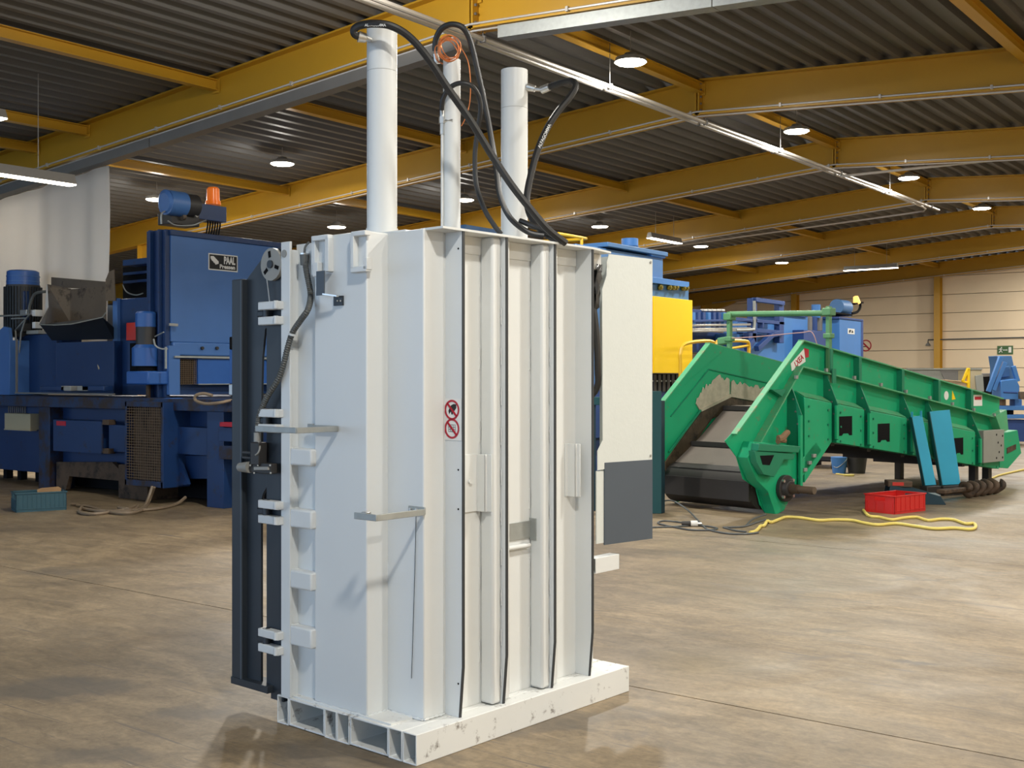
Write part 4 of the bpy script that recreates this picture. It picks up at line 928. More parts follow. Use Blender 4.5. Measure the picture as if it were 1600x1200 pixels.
tc = thing('cable_bundle', 'tan cable bundle lying in loops under the blue machine', 'cable', tuple(fl(190, 792)))
paths = [[(112, 788), (128, 790), (124, 800), (150, 803), (190, 797), (215, 797), (228, 788), (238, 765)], [(120, 790), (140, 792), (170, 800), (200, 802), (222, 797), (232, 785), (241, 766)], [(185, 793), (200, 795), (215, 790), (205, 798), (160, 799), (130, 795)], [(222, 797), (250, 794), (275, 788), (290, 780)]]
for p in paths: MB().tube([fl(a, b, .02) if b > 780 else Vector((fl(a, 788).x, fl(a, 788).y, (790-b)*.0085)) for a, b in p], .019, n=6).build('cable', 'tancable', tc, world=True)
# ================================================================== THE GREEN CONVEYOR
CO = (-5.42, 11.88, 0); CA = -math.atan2(.1908, .9816)
CV = thing('conveyor', 'long green feed conveyor with rubber belt, folded up at its near end', 'conveyor', CO, CA)
CI = TR[CV.name].inverted(); CCP = CI @ CP; CR = CI.to_3x3()
def cvp(px, py, x):
    r = CR @ ray(px, py); v = CCP+r*((x-CCP.x)/r.x); return (v.y, v.z)
def C(mb, name, mat='green', bevel=0.0, par=None, **k): return mb.build(name, mat, par or CV, bevel=bevel, **k)
WW = 1.6
def mirror(x): return -WW-x
EY = 5.62                                              # where the upper side sheets end
def top(y): return 1.945-.1476*(y-.665) if y > .665 else .936+(y+.555)*.827
def railz(y): return 1.640-.1458*(y-.594) if y > .594 else .553+(y+.449)*1.042
web = [(-.72, .83), (-.555, .936), (.665, 1.945), (EY, top(EY)), (EY, .38), (4.75, .34), (2.9, .53), (1.65, .70), (1.10, .76), (.88, .67), (.40, .32), (.15, .035), (0, 0), (-.10, .10), (-.17, .29), (-.40, .40), (-.52, .65)]
for s in (0, 1):
    def X(v): return v if not s else mirror(v)
    C(MB().prism(web, 'x', X(-.155), X(-.145)), 'side_plate', 'green', .002)
    m = MB(); 
    for a, b in (((-.60, .90), (.665, 1.945)), ((.645, 1.945), (EY, top(EY)))):
        m.bar((X(-.118), a[0], a[1]), (X(-.118), b[0], b[1]), .078, .016)
        
    C(m, 'top_flange', 'greenlt', .002)
    m = MB(); m.bar((X(-.095), -.45, railz(-.45)), (X(-.095), .594, 1.64), .10, .018).bar((X(-.095), .594, 1.64), (X(-.095), EY-.3, railz(EY-.3)), .10, .018)
    C(m, 'side_rail', 'greenlt', .002)
    for y in (1.20, 1.822, 2.822, 3.749, 4.647):
        C(MB().prism([(y-.03, railz(y)+.01), (y+.03, railz(y)+.01), (y+.03, top(y)-.01), (y-.03, top(y)-.01)], 'x', X(-.145), X(-.065)), 'upright', 'greendk', .002)
    C(MB().prism([(.22, railz(.22)+.05), (.30, railz(.30)+.05), (.12, top(.05)-.06), (.02, top(.02)-.03)], 'x', X(-.145), X(-.07)), 'upright', 'greendk', .002)
    # bulging lower boxes with service windows, and the gussets between them
    boxes = [(.55, 1.10), (1.20, 1.80), (1.92, 2.80), (2.94, 3.45), (3.58, 4.60), (4.74, 5.30)]
    wins = {1: (1.25, 1.53), 2: (2.10, 2.38), 4: (4.0, 4.26)}
    if not s:
        for i, (a, b) in enumerate(boxes):
            zt = lambda y: 1.24-.128*(y-.9)
            zb_ = lambda y: (.76-.128*(y-1.1) if y > 1.1 else .76-.9*(1.1-y)*.9)
            A = [(-.145, zt(a)+.08), (0, zt(a)), (0, zb_(a)), (-.145, zb_(a))]; Bq = [(-.145, zt(b)+.08), (0, zt(b)), (0, zb_(b)), (-.145, zb_(b))]
            bx_ = C(MB().hull([(x, a, z) for x, z in A], [(x, b, z) for x, z in Bq]), 'lower_box', 'green', .004)
            m = MB()
            m.bar((-.07, a+.01, zt(a)+.045), (-.07, b-.01, zt(b)+.045), .145, .006, up=(.5, 0, 1)); C(m, 'box_lid', 'greenlt', par=bx_)
            if i in wins:
                y0, y1 = wins[i]; zc = (zt((y0+y1)/2)+zb_((y0+y1)/2))/2-.01
                C(MB().prism([(y0, zc-.115), (y0+.06, zc-.115), (y0+.09, zc-.09), (y1-.09, zc-.09), (y1-.06, zc-.115), (y1, zc-.115), (y1, zc+.115), (y0, zc+.115)], 'x', .0, .002), 'service_window', 'dark', par=bx_)
            for yy in (a+.08, b-.08):
                for dz in (.07, .24, .41): C(MB().cyl((0, yy, zt(yy)-dz-.02), (.012, yy, zt(yy)-dz-.02), .014, n=6), 'bolt', 'greendk', par=bx_)
        for y in (1.15, 1.86, 2.87, 3.51, 4.67, .42):
            z1_, z0_ = railz(y)-.01, (.77-.128*(y-1.1) if y > 1.1 else .25)
            # gusset plate standing out from the web, sloping top edge
            A = [(-.145, z1_), (-.10, z1_), (.055, z1_-.36), (.055, z0_+.02), (-.145, z0_)]
            C(MB().hull([(x, y-.006, z) for x, z in A], [(x, y+.006, z) for x, z in A]), 'gusset', 'greendk', .001)
            C(MB().box(.03, .06, y-.04, y+.006, z0_+.03, z1_-.36), 'gusset_lip', 'green')
            for q in range(3): C(MB().cyl((-.06+.03*q, y-.012, z1_-.18-.14*q), (-.06+.03*q, y-.006, z1_-.18-.14*q), .012, n=6), 'bolt', 'duct')
        y = .45
        while y < EY-.3:
            C(MB().box(-.06, -.03, y-.02, y+.02, railz(y)+.01, railz(y)+.05), 'rail_clip', 'galv'); y += .60
        # bearing bracket and shaft at the near corner
        C(MB().prism([cvp(a, b, 0) for a, b in ((1178, 690), (1248, 697), (1252, 720), (1275, 690), (1284, 704), (1245, 757), (1225, 798), (1212, 805), (1200, 768), (1182, 750), (1168, 715))], 'x', -.145, .0), 'nose_plate', 'green', .006)
        C(MB().prism([cvp(a, b, .05) for a, b in ((1180, 693), (1245, 697), (1242, 707), (1179, 704))], 'x', .0, .10), 'nose_bracket', 'greendk', .004); C(MB().prism([cvp(a, b, .05) for a, b in ((1175, 704), (1238, 709), (1236, 718), (1221, 718), (1206, 745), (1189, 741), (1178, 722))], 'x', .0, .085), 'nose_bracket', 'greendk', .004)
        C(MB().prism([cvp(a, b, .09) for a, b in ((1188, 712), (1210, 711), (1203, 727), (1192, 726))], 'x', .084, .088), 'bracket_opening', 'dark')
        sh = cvp(1228, 763, .03); c = Vector((0, sh[0], sh[1]))
        bh = C(MB().cyl(c, c+Vector((.05, 0, 0)), .15, n=24).cyl(c+Vector((.05, 0, 0)), c+Vector((.10, 0, 0)), .11, .085, n=24), 'bearing', 'darkmetal', .004)
        for k in range(4):
            a = math.radians(45+90*k); p = c+Vector((.05, .125*math.cos(a), .125*math.sin(a))); C(MB().cyl(p, p+Vector((.025, 0, 0)), .018, n=6), 'bolt', 'steel', par=bh)
        C(MB().cyl(c+Vector((.05, 0, 0)), c+Vector((.20, 0, 0)), .052, n=20).cyl(c+Vector((.20, 0, 0)), c+Vector((.40, 0, 0)), .042, n=20), 'shaft', 'rust')
        C(MB().cyl(c+Vector((.40, 0, 0)), c+Vector((.403, 0, 0)), .040, n=20), 'shaft_end', 'hopperbrown')
        for k in range(4): 
            v = cvp(1252+7*k, 745-11*k, .02); C(MB().box(.0, .03, v[0]-.04, v[0]+.02, v[1]-.02, v[1]+.02), 'edge_clip', 'galv', .003)
        # bevelled tail box and perforated cover plate at the far end
        tl = C(MB().prism([cvp(a, b, -.02) for a, b in ((1562, 678), (1590, 672), (1596, 708), (1575, 732), (1562, 731))], 'x', -WW+.02, -.02), 'tail_box', 'green', .006)
        C(MB().prism([cvp(a, b, -.02) for a, b in ((1557, 650), (1574, 640), (1577, 672), (1566, 676))], 'x', -WW+.02, -.03), 'tail_cheek', 'greenlt', .004, par=tl)
        C(MB().prism([cvp(a, b, .0) for a, b in ((1575, 700), (1589, 694), (1589, 702), (1575, 709))], 'x', -.02, -.012), 'tail_slot', 'rust', par=tl)
        a, b = cvp(1537, 690, .06), cvp(1569, 690, .06); zt1, zb1 = cvp(1553, 672, .06)[1], cvp(1553, 722, .06)[1]
        pb_ = C(MB().box(-.02, .06, a[0], b[0], zb1, zt1), 'cover_box', 'greycont', .004, label='grey perforated cover box')
        for yy, zz in ((.62, .85), (.92, .8), (.7, .6), (.85, .5), (.75, .3), (.62, .12), (.92, .12)):
            C(MB().cyl((.06, a[0]+(b[0]-a[0])*yy, zb1+(zt1-zb1)*zz), (.062, a[0]+(b[0]-a[0])*yy, zb1+(zt1-zb1)*zz), .016, n=8), 'punched_hole', 'dark', par=pb_)
        C(MB().box(-.3, -.2, 5.0, 5.1, 0, .3), 'foot', 'darkmetal', .004); C(MB().box(-.3, -.2, 5.4, 5.5, 0, .3), 'foot', 'darkmetal', .004); C(MB().box(-1.45, -1.35, 5.0, 5.1, 0, .3), 'foot', 'darkmetal', .004)
# belt, cleats, roller, skirts
bp = [(-.22, .30), (-.05, .50), (.45, .80), (.85, 1.09), (1.05, 1.17), (1.5, 1.16), (EY, .72)]
bx0, bx1 = -WW+.17, -.17
m = MB(); n = len(bp)
m.add([(x, y, z) for x in (bx0, bx1) for y, z in bp]+[(x, y, z-.02) for x in (bx0, bx1) for y, z in bp],
      [(i, i+1, n+i+1, n+i) for i in range(n-1)]+[(2*n+i, 3*n+i, 3*n+i+1, 2*n+i+1) for i in range(n-1)]+[(i, 2*n+i, 2*n+i+1, i+1) for i in range(n-1)]+[(n+i, n+i+1, 3*n+i+1, 3*n+i) for i in range(n-1)])
C(m, 'belt', 'belt')
C(MB().cyl((bx0, -.02, .27), (bx1, -.02, .27), .235, n=32), 'roller', 'beltdk')
for y, z in ((-.16, .415), (.26, .70), (.88, 1.12), (2.3, 1.09)): C(MB().box(bx0+.02, bx1-.02, y-.02, y+.02, z-.01, z+.045), 'cleat', 'beltdk')
C(MB().box(bx0, bx1, -.27, -.23, .14, .36), 'front_cleat', 'beltdk')
C(MB().prism([(1.0, .78), (EY, .40), (EY, .44), (1.0, .84)], 'x', -WW+.15, -.15), 'underside', 'darkmetal')
for y in (1.3, 2.1, 2.9, 3.7, 4.5): C(MB().box(-WW+.12, -.12, y-.04, y+.04, .70-.128*(y-1.3), .77-.128*(y-1.3)), 'cross_member', 'darkmetal')
xk = -WW+.16
random.seed(12)
def ragged(a, b, n, amp): return [(a[0]+(b[0]-a[0])*i/n, a[1]+(b[1]-a[1])*i/n+random.uniform(-amp, amp*.4)) for i in range(n+1)]
def sk_(*pts): return [cvp(a, b, xk) for a, b in pts]
def rg(a, b, n, amp): return ragged(cvp(*a, xk), cvp(*b, xk), n, amp)
C(MB().prism(sk_((1093, 641), (1139, 619))+rg((1139, 591), (1124, 586), 7, .05)+rg((1121, 587), (1098, 606), 9, .05)+rg((1096, 610), (1087, 626), 5, .04), 'x', xk, xk+.012), 'skirt', 'brush')
C(MB().prism(sk_((1141, 619), (1190, 628), (1200, 612))+rg((1196, 606), (1170, 601), 8, .04)+rg((1166, 598), (1142, 594), 7, .05), 'x', xk, xk+.012), 'skirt', 'brush')
p = [Vector((xk+.02, *v)) for v in sk_((1044, 706), (1093, 641), (1140, 618), (1200, 629))]; m = MB()
m.bar(p[0], p[1], .02, .016); C(m, 'skirt_seam', 'greendk')
m = MB(); m.bar(p[1], p[2], .03, .035).bar(p[2], p[3], .03, .035); C(m, 'skirt_strip', 'brush')
m = MB(); m.bar((xk-.0, -.1, 1.05), (xk, .62, 1.62), .016, .012).bar((xk, .62, 1.62), (xk, 2.9, 1.30), .016, .012); C(m, 'seam', 'greendk')
C(MB().prism(sk_((1038, 722), (1093, 645), (1140, 621), (1200, 632), (1200, 650), (1140, 640), (1110, 655), (1052, 740), (1038, 760)), 'x', xk, xk+.02), 'lower_skirt', 'rust')
# stickers on the side
v0, v1, v2, v3 = [cvp(a, b, -.14) for a, b in ((1236, 568), (1256.5, 545), (1259, 565), (1237.5, 580))]
sk = C(MB().hull([(-.1445, *v) for v in (v0, v1, v2, v3)], [(-.142, *v) for v in (v0, v1, v2, v3)]), 'sticker', 'print', label='tilted white sticker with red letters')
r0, r1, r2, r3 = [cvp(a, b, -.14) for a, b in ((1256.5, 543.5), (1264, 546), (1264, 558), (1259, 559))]
C(MB().hull([(-.1445, *v) for v in (r0, r1, r2, r3)], [(-.142, *v) for v in (r0, r1, r2, r3)]), 'sticker_corner', 'redprint', par=sk)
u = Vector((0, v1[0]-v0[0], v1[1]-v0[1])).normalized(); ctr = Vector((-.1415, (v0[0]+v1[0])/2+.03, (v0[1]+v1[1])/2-.055)); upv = Vector((1, 0, 0)).cross(u)
C(text_mb('LXEA', .095, frame(ctr, u, upv), .001, .003, .85), 'sticker_lettering', 'redprint', par=sk)
v = cvp(1479, 618, -.14); C(MB().cyl((-.1445, v[0], v[1]), (-.142, v[0], v[1]), .06, n=20), 'round_sticker', 'print')
v = cvp(1490, 618, -.14); C(MB().prism([(v[0]-.04, v[1]-.06), (v[0]+.06, v[1]-.05), (v[0]-.03, v[1]+.07)], 'x', -.1445, -.142), 'warning_sticker', 'yellow')
a, b = cvp(1521.5, 617, -.14), cvp(1535, 634, -.14); ws = C(MB().box(-.1445, -.142, a[0], b[0], b[1], a[1]), 'sticker', 'print', label='white sticker with a red heading'); C(MB().box(-.142, -.1405, a[0]+.03, b[0]-.03, a[1]-.07, a[1]-.025), 'sticker_heading', 'redprint', par=ws)
# green pipe gantry over the belt
p0, p1 = (-.10, 1.191), (-WW+.04, 1.188)
for x, y in (p0, p1): C(MB().box(x-.025, x+.025, y-.03, y+.03, 1.45 if x > -1 else 1.3, 2.36), 'gantry_post', 'pipegreen', .004)
C(MB().box(-.04, -.03, 1.16, 1.24, 1.45, 1.62), 'post_plate', 'greendk')
C(MB().tube([(p0[0], p0[1], 2.28), (p1[0], p1[1], 2.33)], .036, n=10, smooth=False), 'gantry_rail', 'pipegreen')
for x, y in (p0, p1): C(MB().box(x-.06, x+.06, y-.06, y+.06, 2.25, 2.34), 'pipe_clamp', 'pipegreen', .01); C(MB().box(x-.05, x+.05, y-.05, y+.05, 1.98, 2.04), 'pipe_clamp', 'pipegreen', .01)
C(MB().bar((p1[0]+.02, p1[1], 2.0), (p1[0]-.18, p1[1], 1.98), .07, .10), 'clamp_arm', 'pipegreen', .02)
C(MB().tube([(p1[0], p1[1]-.02, 2.02), (-1.1, 1.2, 2.03), (-.5, 1.2, 2.06), (-.32, 1.2, 2.04), (-.22, 1.2, 1.7)], .006, n=5), 'trip_cord', paint('pink_cord', (.5, .28, .25), .6, .05))
# glove lying on the nose bracket
v = cvp(1222, 690, .05); w = TR[CV.name] @ Vector((.05, v[0], v[1]-.02)); m = MB()
m.add([(.0, 0, 0)], []); m.v, m.f = [], []
m.tube([(-.05, 0, .03), (.0, .0, .04), (.07, .02, .09), (.10, .03, .10)], lambda t: .045-.015*t, n=9).tube([(-.06, .0, .0), (-.01, .01, .015), (.05, .01, .01)], .03, n=8)
gl = solo(m, 'work_glove', 'skin_tool', 'brown work glove lying on the near nose bracket of the green conveyor', 'glove', origin=(0, 0, 0)); gl.location = w+Vector((0, 0, .02)); gl.rotation_euler = (0, 0, CA+1.2)

# ------------------------------------------------------------------ teal stand in front of the conveyor
f0 = fl(1029, 803); tl_ = thing('steel_column', 'dark teal steel column standing between the white press and green conveyor', 'column', (f0.x, f0.y, 0))
def Tl(mb, n, mat, **k): return mb.build(n, mat, tl_, world=True, bevel=.004, **k)
Dt = 12.75; a0, a1, a2 = at(1014, 803, Dt), at(1033.5, 803, Dt), at(1039, 801, Dt+.1); ztp, ztq = at(1030, 611, Dt).z, at(1030, 626, Dt).z
dv = Vector((a1.x-a0.x, a1.y-a0.y, 0)); nv = Vector((-dv.y, dv.x, 0)).normalized()*.25
def slab(p, q, z0, z1, t):
    n_ = Vector((-(q-p).y, (q-p).x, 0)).normalized()*t
    return MB().hull([(p.x, p.y, z0), (q.x, q.y, z0), (q.x+n_.x, q.y+n_.y, z0), (p.x+n_.x, p.y+n_.y, z0)], [(p.x, p.y, z1), (q.x, q.y, z1), (q.x+n_.x, q.y+n_.y, z1), (p.x+n_.x, p.y+n_.y, z1)])
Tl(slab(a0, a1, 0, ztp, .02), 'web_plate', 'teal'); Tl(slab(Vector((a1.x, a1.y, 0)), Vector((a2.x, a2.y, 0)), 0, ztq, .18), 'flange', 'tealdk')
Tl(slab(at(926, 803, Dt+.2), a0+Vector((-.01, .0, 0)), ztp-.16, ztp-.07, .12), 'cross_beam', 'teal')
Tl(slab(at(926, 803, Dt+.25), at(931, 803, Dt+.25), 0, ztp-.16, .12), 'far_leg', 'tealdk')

# ------------------------------------------------------------------ blue press with yellow guard behind
XP = -8.6; v = atX(1050, 600, XP); PR = thing('hydraulic_press', 'blue press with a big yellow guard panel and roof motor, behind the white press', 'machine', (XP, v.y, 0))
def Pr(mb, n, mat='pressblue', bevel=.004, par=None, **k): return mb.build(n, mat, par or PR, bevel=bevel, world=True, **k)
def xr(px0, px1, py0, py1, X=XP, dep=.05, mb=None):
    pm = (px0+px1)/2; a, b = atX(px0, 500, X), atX(px1, 500, X); return (mb or MB()).box(X-dep, X, a.y, b.y, atX(pm, py1, X).z, atX(pm, py0, X).z)
Pr(xr(1022, 1082, 466, 583, XP, .06), 'guard_panel', 'yellow', label='big yellow guard panel'); Pr(xr(1018, 1022.5, 470, 583, XP-.02, .3), 'panel_edge', 'railyellow'); 
Pr(xr(1010, 1076, 440, 468, XP-.05, .5), 'head', 'pressblue'); hd = Pr(xr(1010, 1077, 436, 445, XP+.01, .6), 'head_rail', 'farblue')
for px, py in ((1030, 449), (1044, 449), (1050, 449), (1055, 449), (1066, 450), (1071, 450)): w = atX(px, py, XP-.04); Pr(MB().cyl(w, w+Vector((.04, 0, 0)), .045, n=10).cyl(w+Vector((.04, 0, 0)), w+Vector((.06, 0, 0)), .025, n=6), 'pipe_union', paint('olive_brass', (.22, .17, .02), .4, .3, 20, metal=.4), par=hd)
Pr(xr(900, 1036, 392, 445, XP-.15, .7), 'tower', 'pressblue', .01); Pr(xr(950, 1044, 386, 393, XP-.1, .8), 'tower_cap', 'pressblue', .01); Pr(xr(1018, 1040, 393, 402, XP-.12, .1), 'cap_bracket', 'farblue', .01)
w = atX(984, 395, XP-.4); zt3, zm3 = atX(984, 373, XP-.4).z, atX(984, 385, XP-.4).z
mo = Pr(MB().cyl((w.x, w.y, w.z-.1), (w.x, w.y, zm3), .115, n=24), 'roof_motor', 'pressblue'); Pr(MB().cyl((w.x, w.y, zm3), (w.x, w.y, zt3), .125, n=24), 'motor_cover', 'farblue', par=mo)
m = MB()
for k in range(16): 
    t = k*math.pi/8; e = Vector((math.cos(t), math.sin(t), 0)); m.bar(Vector((w.x, w.y, w.z-.1))+e*.12, Vector((w.x, w.y, zm3))+e*.12, .012, .02, up=tuple(e))
Pr(m, 'cooling_fins', 'pressblue', par=mo)
Pr(xr(1018, 1085, 584, 600, XP-.1, .5), 'press_mouth', 'dark'); Pr(xr(1018, 1085, 594, 596.5, XP-.08, .03), 'mouth_bar', 'galv')
for k in range(9): Pr(xr(1022+7*k, 1026+7*k, 585, 612, XP-.07, .04), 'press_finger', 'darkmetal', .002)
Pr(xr(900, 1085, 600, 680, XP-.12, .8), 'press_body', 'farblue_dk'); Pr(xr(900, 1090, 680, 790, XP-.2, .9), 'press_frame', 'farblue_dk')
# safety rails on its roof
y0, y1 = atX(872, 372, XP-.5).y, atX(918, 372, XP-.5).y; zr, zf = atX(890, 368, XP-.5).z, atX(900, 395, XP-.5).z
m = MB(); m.tube([(XP-.5, y0, zr), (XP-.5, y1-.1, zr), (XP-.55, y1, zr), (XP-.7, y1, zr), (XP-1.3, y1-.2, zr), (XP-1.5, y0, zr)], .022, n=8).tube([(XP-.5, y1-.15, zf-.2), (XP-.5, y1-.15, zr)], .022, n=8).tube([(XP-.5, y0, zf-.2), (XP-.5, y0, zr)], .022, n=8)
Pr(m, 'roof_rail', 'railyellow', 0)
Pr(MB().box(-11.6, -10.6, 12.7, 14.0, 0, 3.66), 'rear_tower', 'pressblue'); Pr(MB().box(-11.65, -10.55, 12.65, 14.05, 3.66, 3.72), 'tower_cap', 'pressblue'); Pr(xr(868, 1010, 395, 600, XP-.3, .9), 'press_column', 'pressblue')

# yellow tube rails standing beyond the conveyor
for i, (pts, lab, X) in enumerate((([(1063, 600), (1063, 552), (1071, 537), (1108, 533), (1117, 541), (1117, 600)], 'bent yellow safety rail before the yellow guard panel', -8.3), ([(1120, 600), (1120, 538), (1126, 533), (1164, 533), (1170, 541), (1171, 600)], 'bent yellow safety rail right of the guard panel, behind the conveyor', -8.0))):
    q = [atX(a, b, X) for a, b in pts]; q[0].z = q[-1].z = 0; q.insert(1, Vector((q[1].x, q[1].y, q[1].z-.25))); q.insert(-1, Vector((q[-2].x, q[-2].y, q[-2].z-.25)))
    t = thing('safety_rail', lab, 'railing', tuple(q[0]), group='yellow safety rails'); MB().tube(q, .028, n=8, seg=4).build('bent_tube', 'railyellow', t, world=True)
    if i: MB().tube([atX(1128, 547, X), atX(1168, 540, X)], .022, n=8, smooth=False).build('mid_rail', 'railyellow', t, world=True)
    else: MB().tube([Vector((q[0].x, q[0].y, .45)), Vector((q[-1].x, q[-1].y, .45))], .022, n=8, smooth=False).build('mid_rail', 'railyellow', t, world=True)

# ------------------------------------------------------------------ long blue machine far behind the conveyor
XM = -9.6; v = atX(1330, 600, XM); FB = thing('sorting_machine', 'long mid-blue machine with cabinet and frames, far behind the green conveyor', 'machine', (XM, v.y-3, 0))
def Fb(mb, n, mat='farblue', bevel=.006, par=None, **k): return mb.build(n, mat, par or FB, bevel=bevel, world=True, **k)
def xm(px0, px1, py0, py1, X=XM, dep=.05): return xr(px0, px1, py0, py1, X, dep)
cbx = Fb(xm(1312, 1348, 499, 640, XM, 1.2), 'cabinet', 'farblue', label='tall blue cabinet'); Fb(xm(1311, 1349, 497, 500, XM+.02, 1.25), 'cabinet_roof', 'farblue_dk', par=cbx); Fb(xm(1346, 1349, 500, 640, XM+.01, .05), 'cabinet_edge', 'farblue_dk', par=cbx)
a, b = atX(1324.5, 513, XM), atX(1335, 522.5, XM); lg = Fb(MB().box(XM, XM+.006, a.y, b.y, b.z, a.z), 'emblem_plate', 'print', 0, par=cbx)
Fb(MB().prism([(a.y+.05, b.z+.03), (a.y+.14, b.z+.03), (a.y+.2, a.z-.03), (a.y+.08, a.z-.03)], 'x', XM+.006, XM+.009).prism([(a.y+.2, b.z+.03), (a.y+.27, b.z+.03), (a.y+.33, a.z-.08), (a.y+.25, a.z-.03)], 'x', XM+.006, XM+.009), 'emblem', 'blackprint', 0, par=cbx)
Fb(xm(1296, 1313, 497, 640, XM-.3, .8), 'side_cabinet', 'farblue_dk'); Fb(xm(1256, 1298, 517, 640, XM-.1, .6), 'motor_box', 'farblue_dk'); Fb(xm(1225, 1262, 493, 640, XM-.35, .6), 'body', 'farblue'); Fb(xm(1222, 1262, 491, 494, XM-.3, .7), 'body_roof', 'farblue_dk')
for px in (1264, 1272, 1280, 1289): Fb(MB().cyl(atX(px, 517, XM-.4), atX(px, 495, XM-.4), .07, n=10), 'standing_tube', 'farblue_dk' if px in (1272, 1289) else 'duct')
Fb(MB().cyl(atX(1275, 497, XM-.4), atX(1275, 476, XM-.4), .10, n=14), 'filter_pot', 'farblue'); Fb(MB().tube([atX(1281, 478, XM-.4), atX(1284, 488, XM-.4), atX(1290, 492, XM-.4), atX(1284, 490, XM-.3)], .015, n=5), 'loose_wire', 'dark')
Fb(xm(1140, 1226, 524, 640, XM-.3, .5), 'side_panel', 'farblue'); Fb(xm(1152, 1226, 500, 524, XM-.5, .3), 'inner_panel', 'farblue')
for px0, px1, py0, py1, mat in ((1176, 1183, 466, 535, 'farblue_dk'), (1218, 1225, 473, 536, 'farblue_dk'), (1144, 1226, 499, 504, 'farblue_dk'), (1183, 1222, 515, 521, 'farblue_dk'), (1192, 1194, 504, 513, 'farblue_dk'), (1170, 1182, 520, 534, 'farblue_dk')): Fb(xm(px0, px1, py0, py1, XM-.15, .12), 'frame_member', mat)
for p, q, w_ in (((1178, 468), (1223, 474), .08), ((1182, 545), (1206, 523), .10), ((1206, 523), (1221, 520), .10), ((1176, 532), (1166, 545), .10)): Fb(MB().bar(atX(*p, XM-.15), atX(*q, XM-.15), .1, w_), 'frame_brace', 'farblue_dk')
Fb(xm(1082, 1146, 486, 494, XM-.2, .8), 'belt_bed', 'farblue_dk'); Fb(xm(1082, 1176, 520, 552, XM-.6, .3), 'under_frame', 'farblue_dk')
for py in (500, 507, 513, 516): Fb(MB().bar(atX(1082, py+1.5, XM-.1), atX(1172, py, XM-.1), .04, .04), 'pipe_run', 'steel' if py > 506 else 'farblue_dk')
Fb(MB().tube([atX(1150, 516, XM-.08), atX(1174, 515, XM-.08), atX(1178.5, 510, XM-.08), atX(1178.5, 470, XM-.08)], .03, n=8), 'riser_pipe', 'galv')
for k in range(8): Fb(xm(1083+8*k, 1087+8*k, 488, 512, XM-.12, .06), 'bed_bracket', 'farblue_dk' if k % 3 else 'farblue')
for k in range(5): Fb(xm(1100+7*k, 1105+7*k, 483, 486, XM-.15, .08), 'sensor_cap', 'print')
Fb(xm(1070, 1350, 640, 720, XM-.1, 1.0), 'base_frame', 'dark')
mo = Fb(MB().cyl(atX(1307, 479, XM-.3), atX(1322, 481, XM-.3), .17, n=20), 'motor', 'pressblue'); Fb(xm(1322, 1330, 474, 494, XM-.2, .3), 'gear_case', 'farblue', par=mo); Fb(xm(1306, 1332, 489, 492, XM-.1, .5), 'motor_rail', 'dark', par=mo)
Fb(MB().tube([atX(1331, 490, XM-.2), atX(1340, 487, XM-.2), atX(1344, 480, XM-.2), atX(1344, 474, XM-.2)], .03, n=6).bar(atX(1333, 475, XM-.2), atX(1346, 473, XM-.2), .1, .04), 'lamp_arm', 'dark', 0); Fb(MB().cyl(atX(1339, 473.5, XM-.2), atX(1337, 464, XM-.2), .085, .06, n=14), 'beacon', 'amber_lit', 0, label='lit amber beacon')

# ------------------------------------------------------------------ lifting machine at the far right and its neighbours
DR = 26.0; v = at(1570, 655, DR); LM = thing('lifting_press', 'light blue machine with slanting arms, below the exit sign at the right', 'machine', (v.x, v.y, 0), YAW)
LI = TR[LM.name]
def lm(px, py, d=0.0): w = at(px, py, DR+d); return w
def Lm(poly, n, mat, d=0.0, dep=.25, par=None, **k):
    A = [lm(x, y, d) for x, y in poly]; Bq = [lm(x, y, d) for x, y in poly]; f_ = Vector((-_s, _c, 0))*dep
    return MB().hull(A[::-1], [p+f_ for p in Bq[::-1]]).build(n, mat, par or LM, world=True, bevel=.01, **k)
Lm([(1558, 556), (1581, 556), (1590, 598), (1560, 598), (1561, 575)], 'tower', 'pressblue', .2, .5); Lm([(1564, 595), (1588, 592), (1593, 603), (1593, 624), (1564, 624)], 'housing', 'farblue', -.2, .5); Lm([(1568, 611.5), (1590, 612.5), (1590, 615), (1568, 614)], 'housing_slot', 'farblue_dk', -.22, .05)
for p, q in (((1564, 557), (1544, 612)), ((1570, 566), (1552, 610)), ((1583, 572), (1590, 596))): MB().bar(lm(*p, -.1), lm(*q, -.1), .09, .09).build('lift_arm', 'farblue', LM, world=True, bevel=.008)
Lm([(1578, 572), (1560, 575), (1562, 590), (1578, 588)], 'inner_plate', 'pressblue', .1, .1)
for py0, py1 in ((634, 641), (648, 654)): Lm([(1556, py0), (1610, py0), (1610, py1), (1556, py1)], 'fork_beam', 'farblue', -.1, .4)
Lm([(1586, 624), (1597, 624), (1597, 636), (1586, 636)], 'mast', 'farblue', 0, .3); Lm([(1560, 656), (1610, 656), (1610, 690), (1560, 690)], 'base', 'farblue_dk', 0, .8); Lm([(1576, 641), (1584, 641), (1584, 648), (1576, 648)], 'spacer', 'dark', 0, .3); Lm([(1560, 641), (1564, 641), (1564, 648), (1560, 648)], 'spacer', 'wood', 0, .3); Lm([(1566, 624), (1572, 624), (1572, 634), (1566, 634)], 'spacer', 'wood', .1, .3); Lm([(1594, 612), (1602, 612), (1602, 624), (1594, 624)], 'brass_valve', 'hopperbrown', -.3, .2)
def block(name, mat, label, cat, D, polys, dep=.6, group=None):
    v = at(polys[0][0][0][0], 640, D); t = thing(name, label, cat, (v.x, v.y, 0)); f_ = Vector((-_s, _c, 0))
    for poly, n, mt, d, dp in polys:
        A = [at(x, y, D+d) for x, y in poly]; MB().hull(A[::-1], [p+f_*dp for p in A[::-1]]).build(n, mt, t, world=True, bevel=.008)
    return t
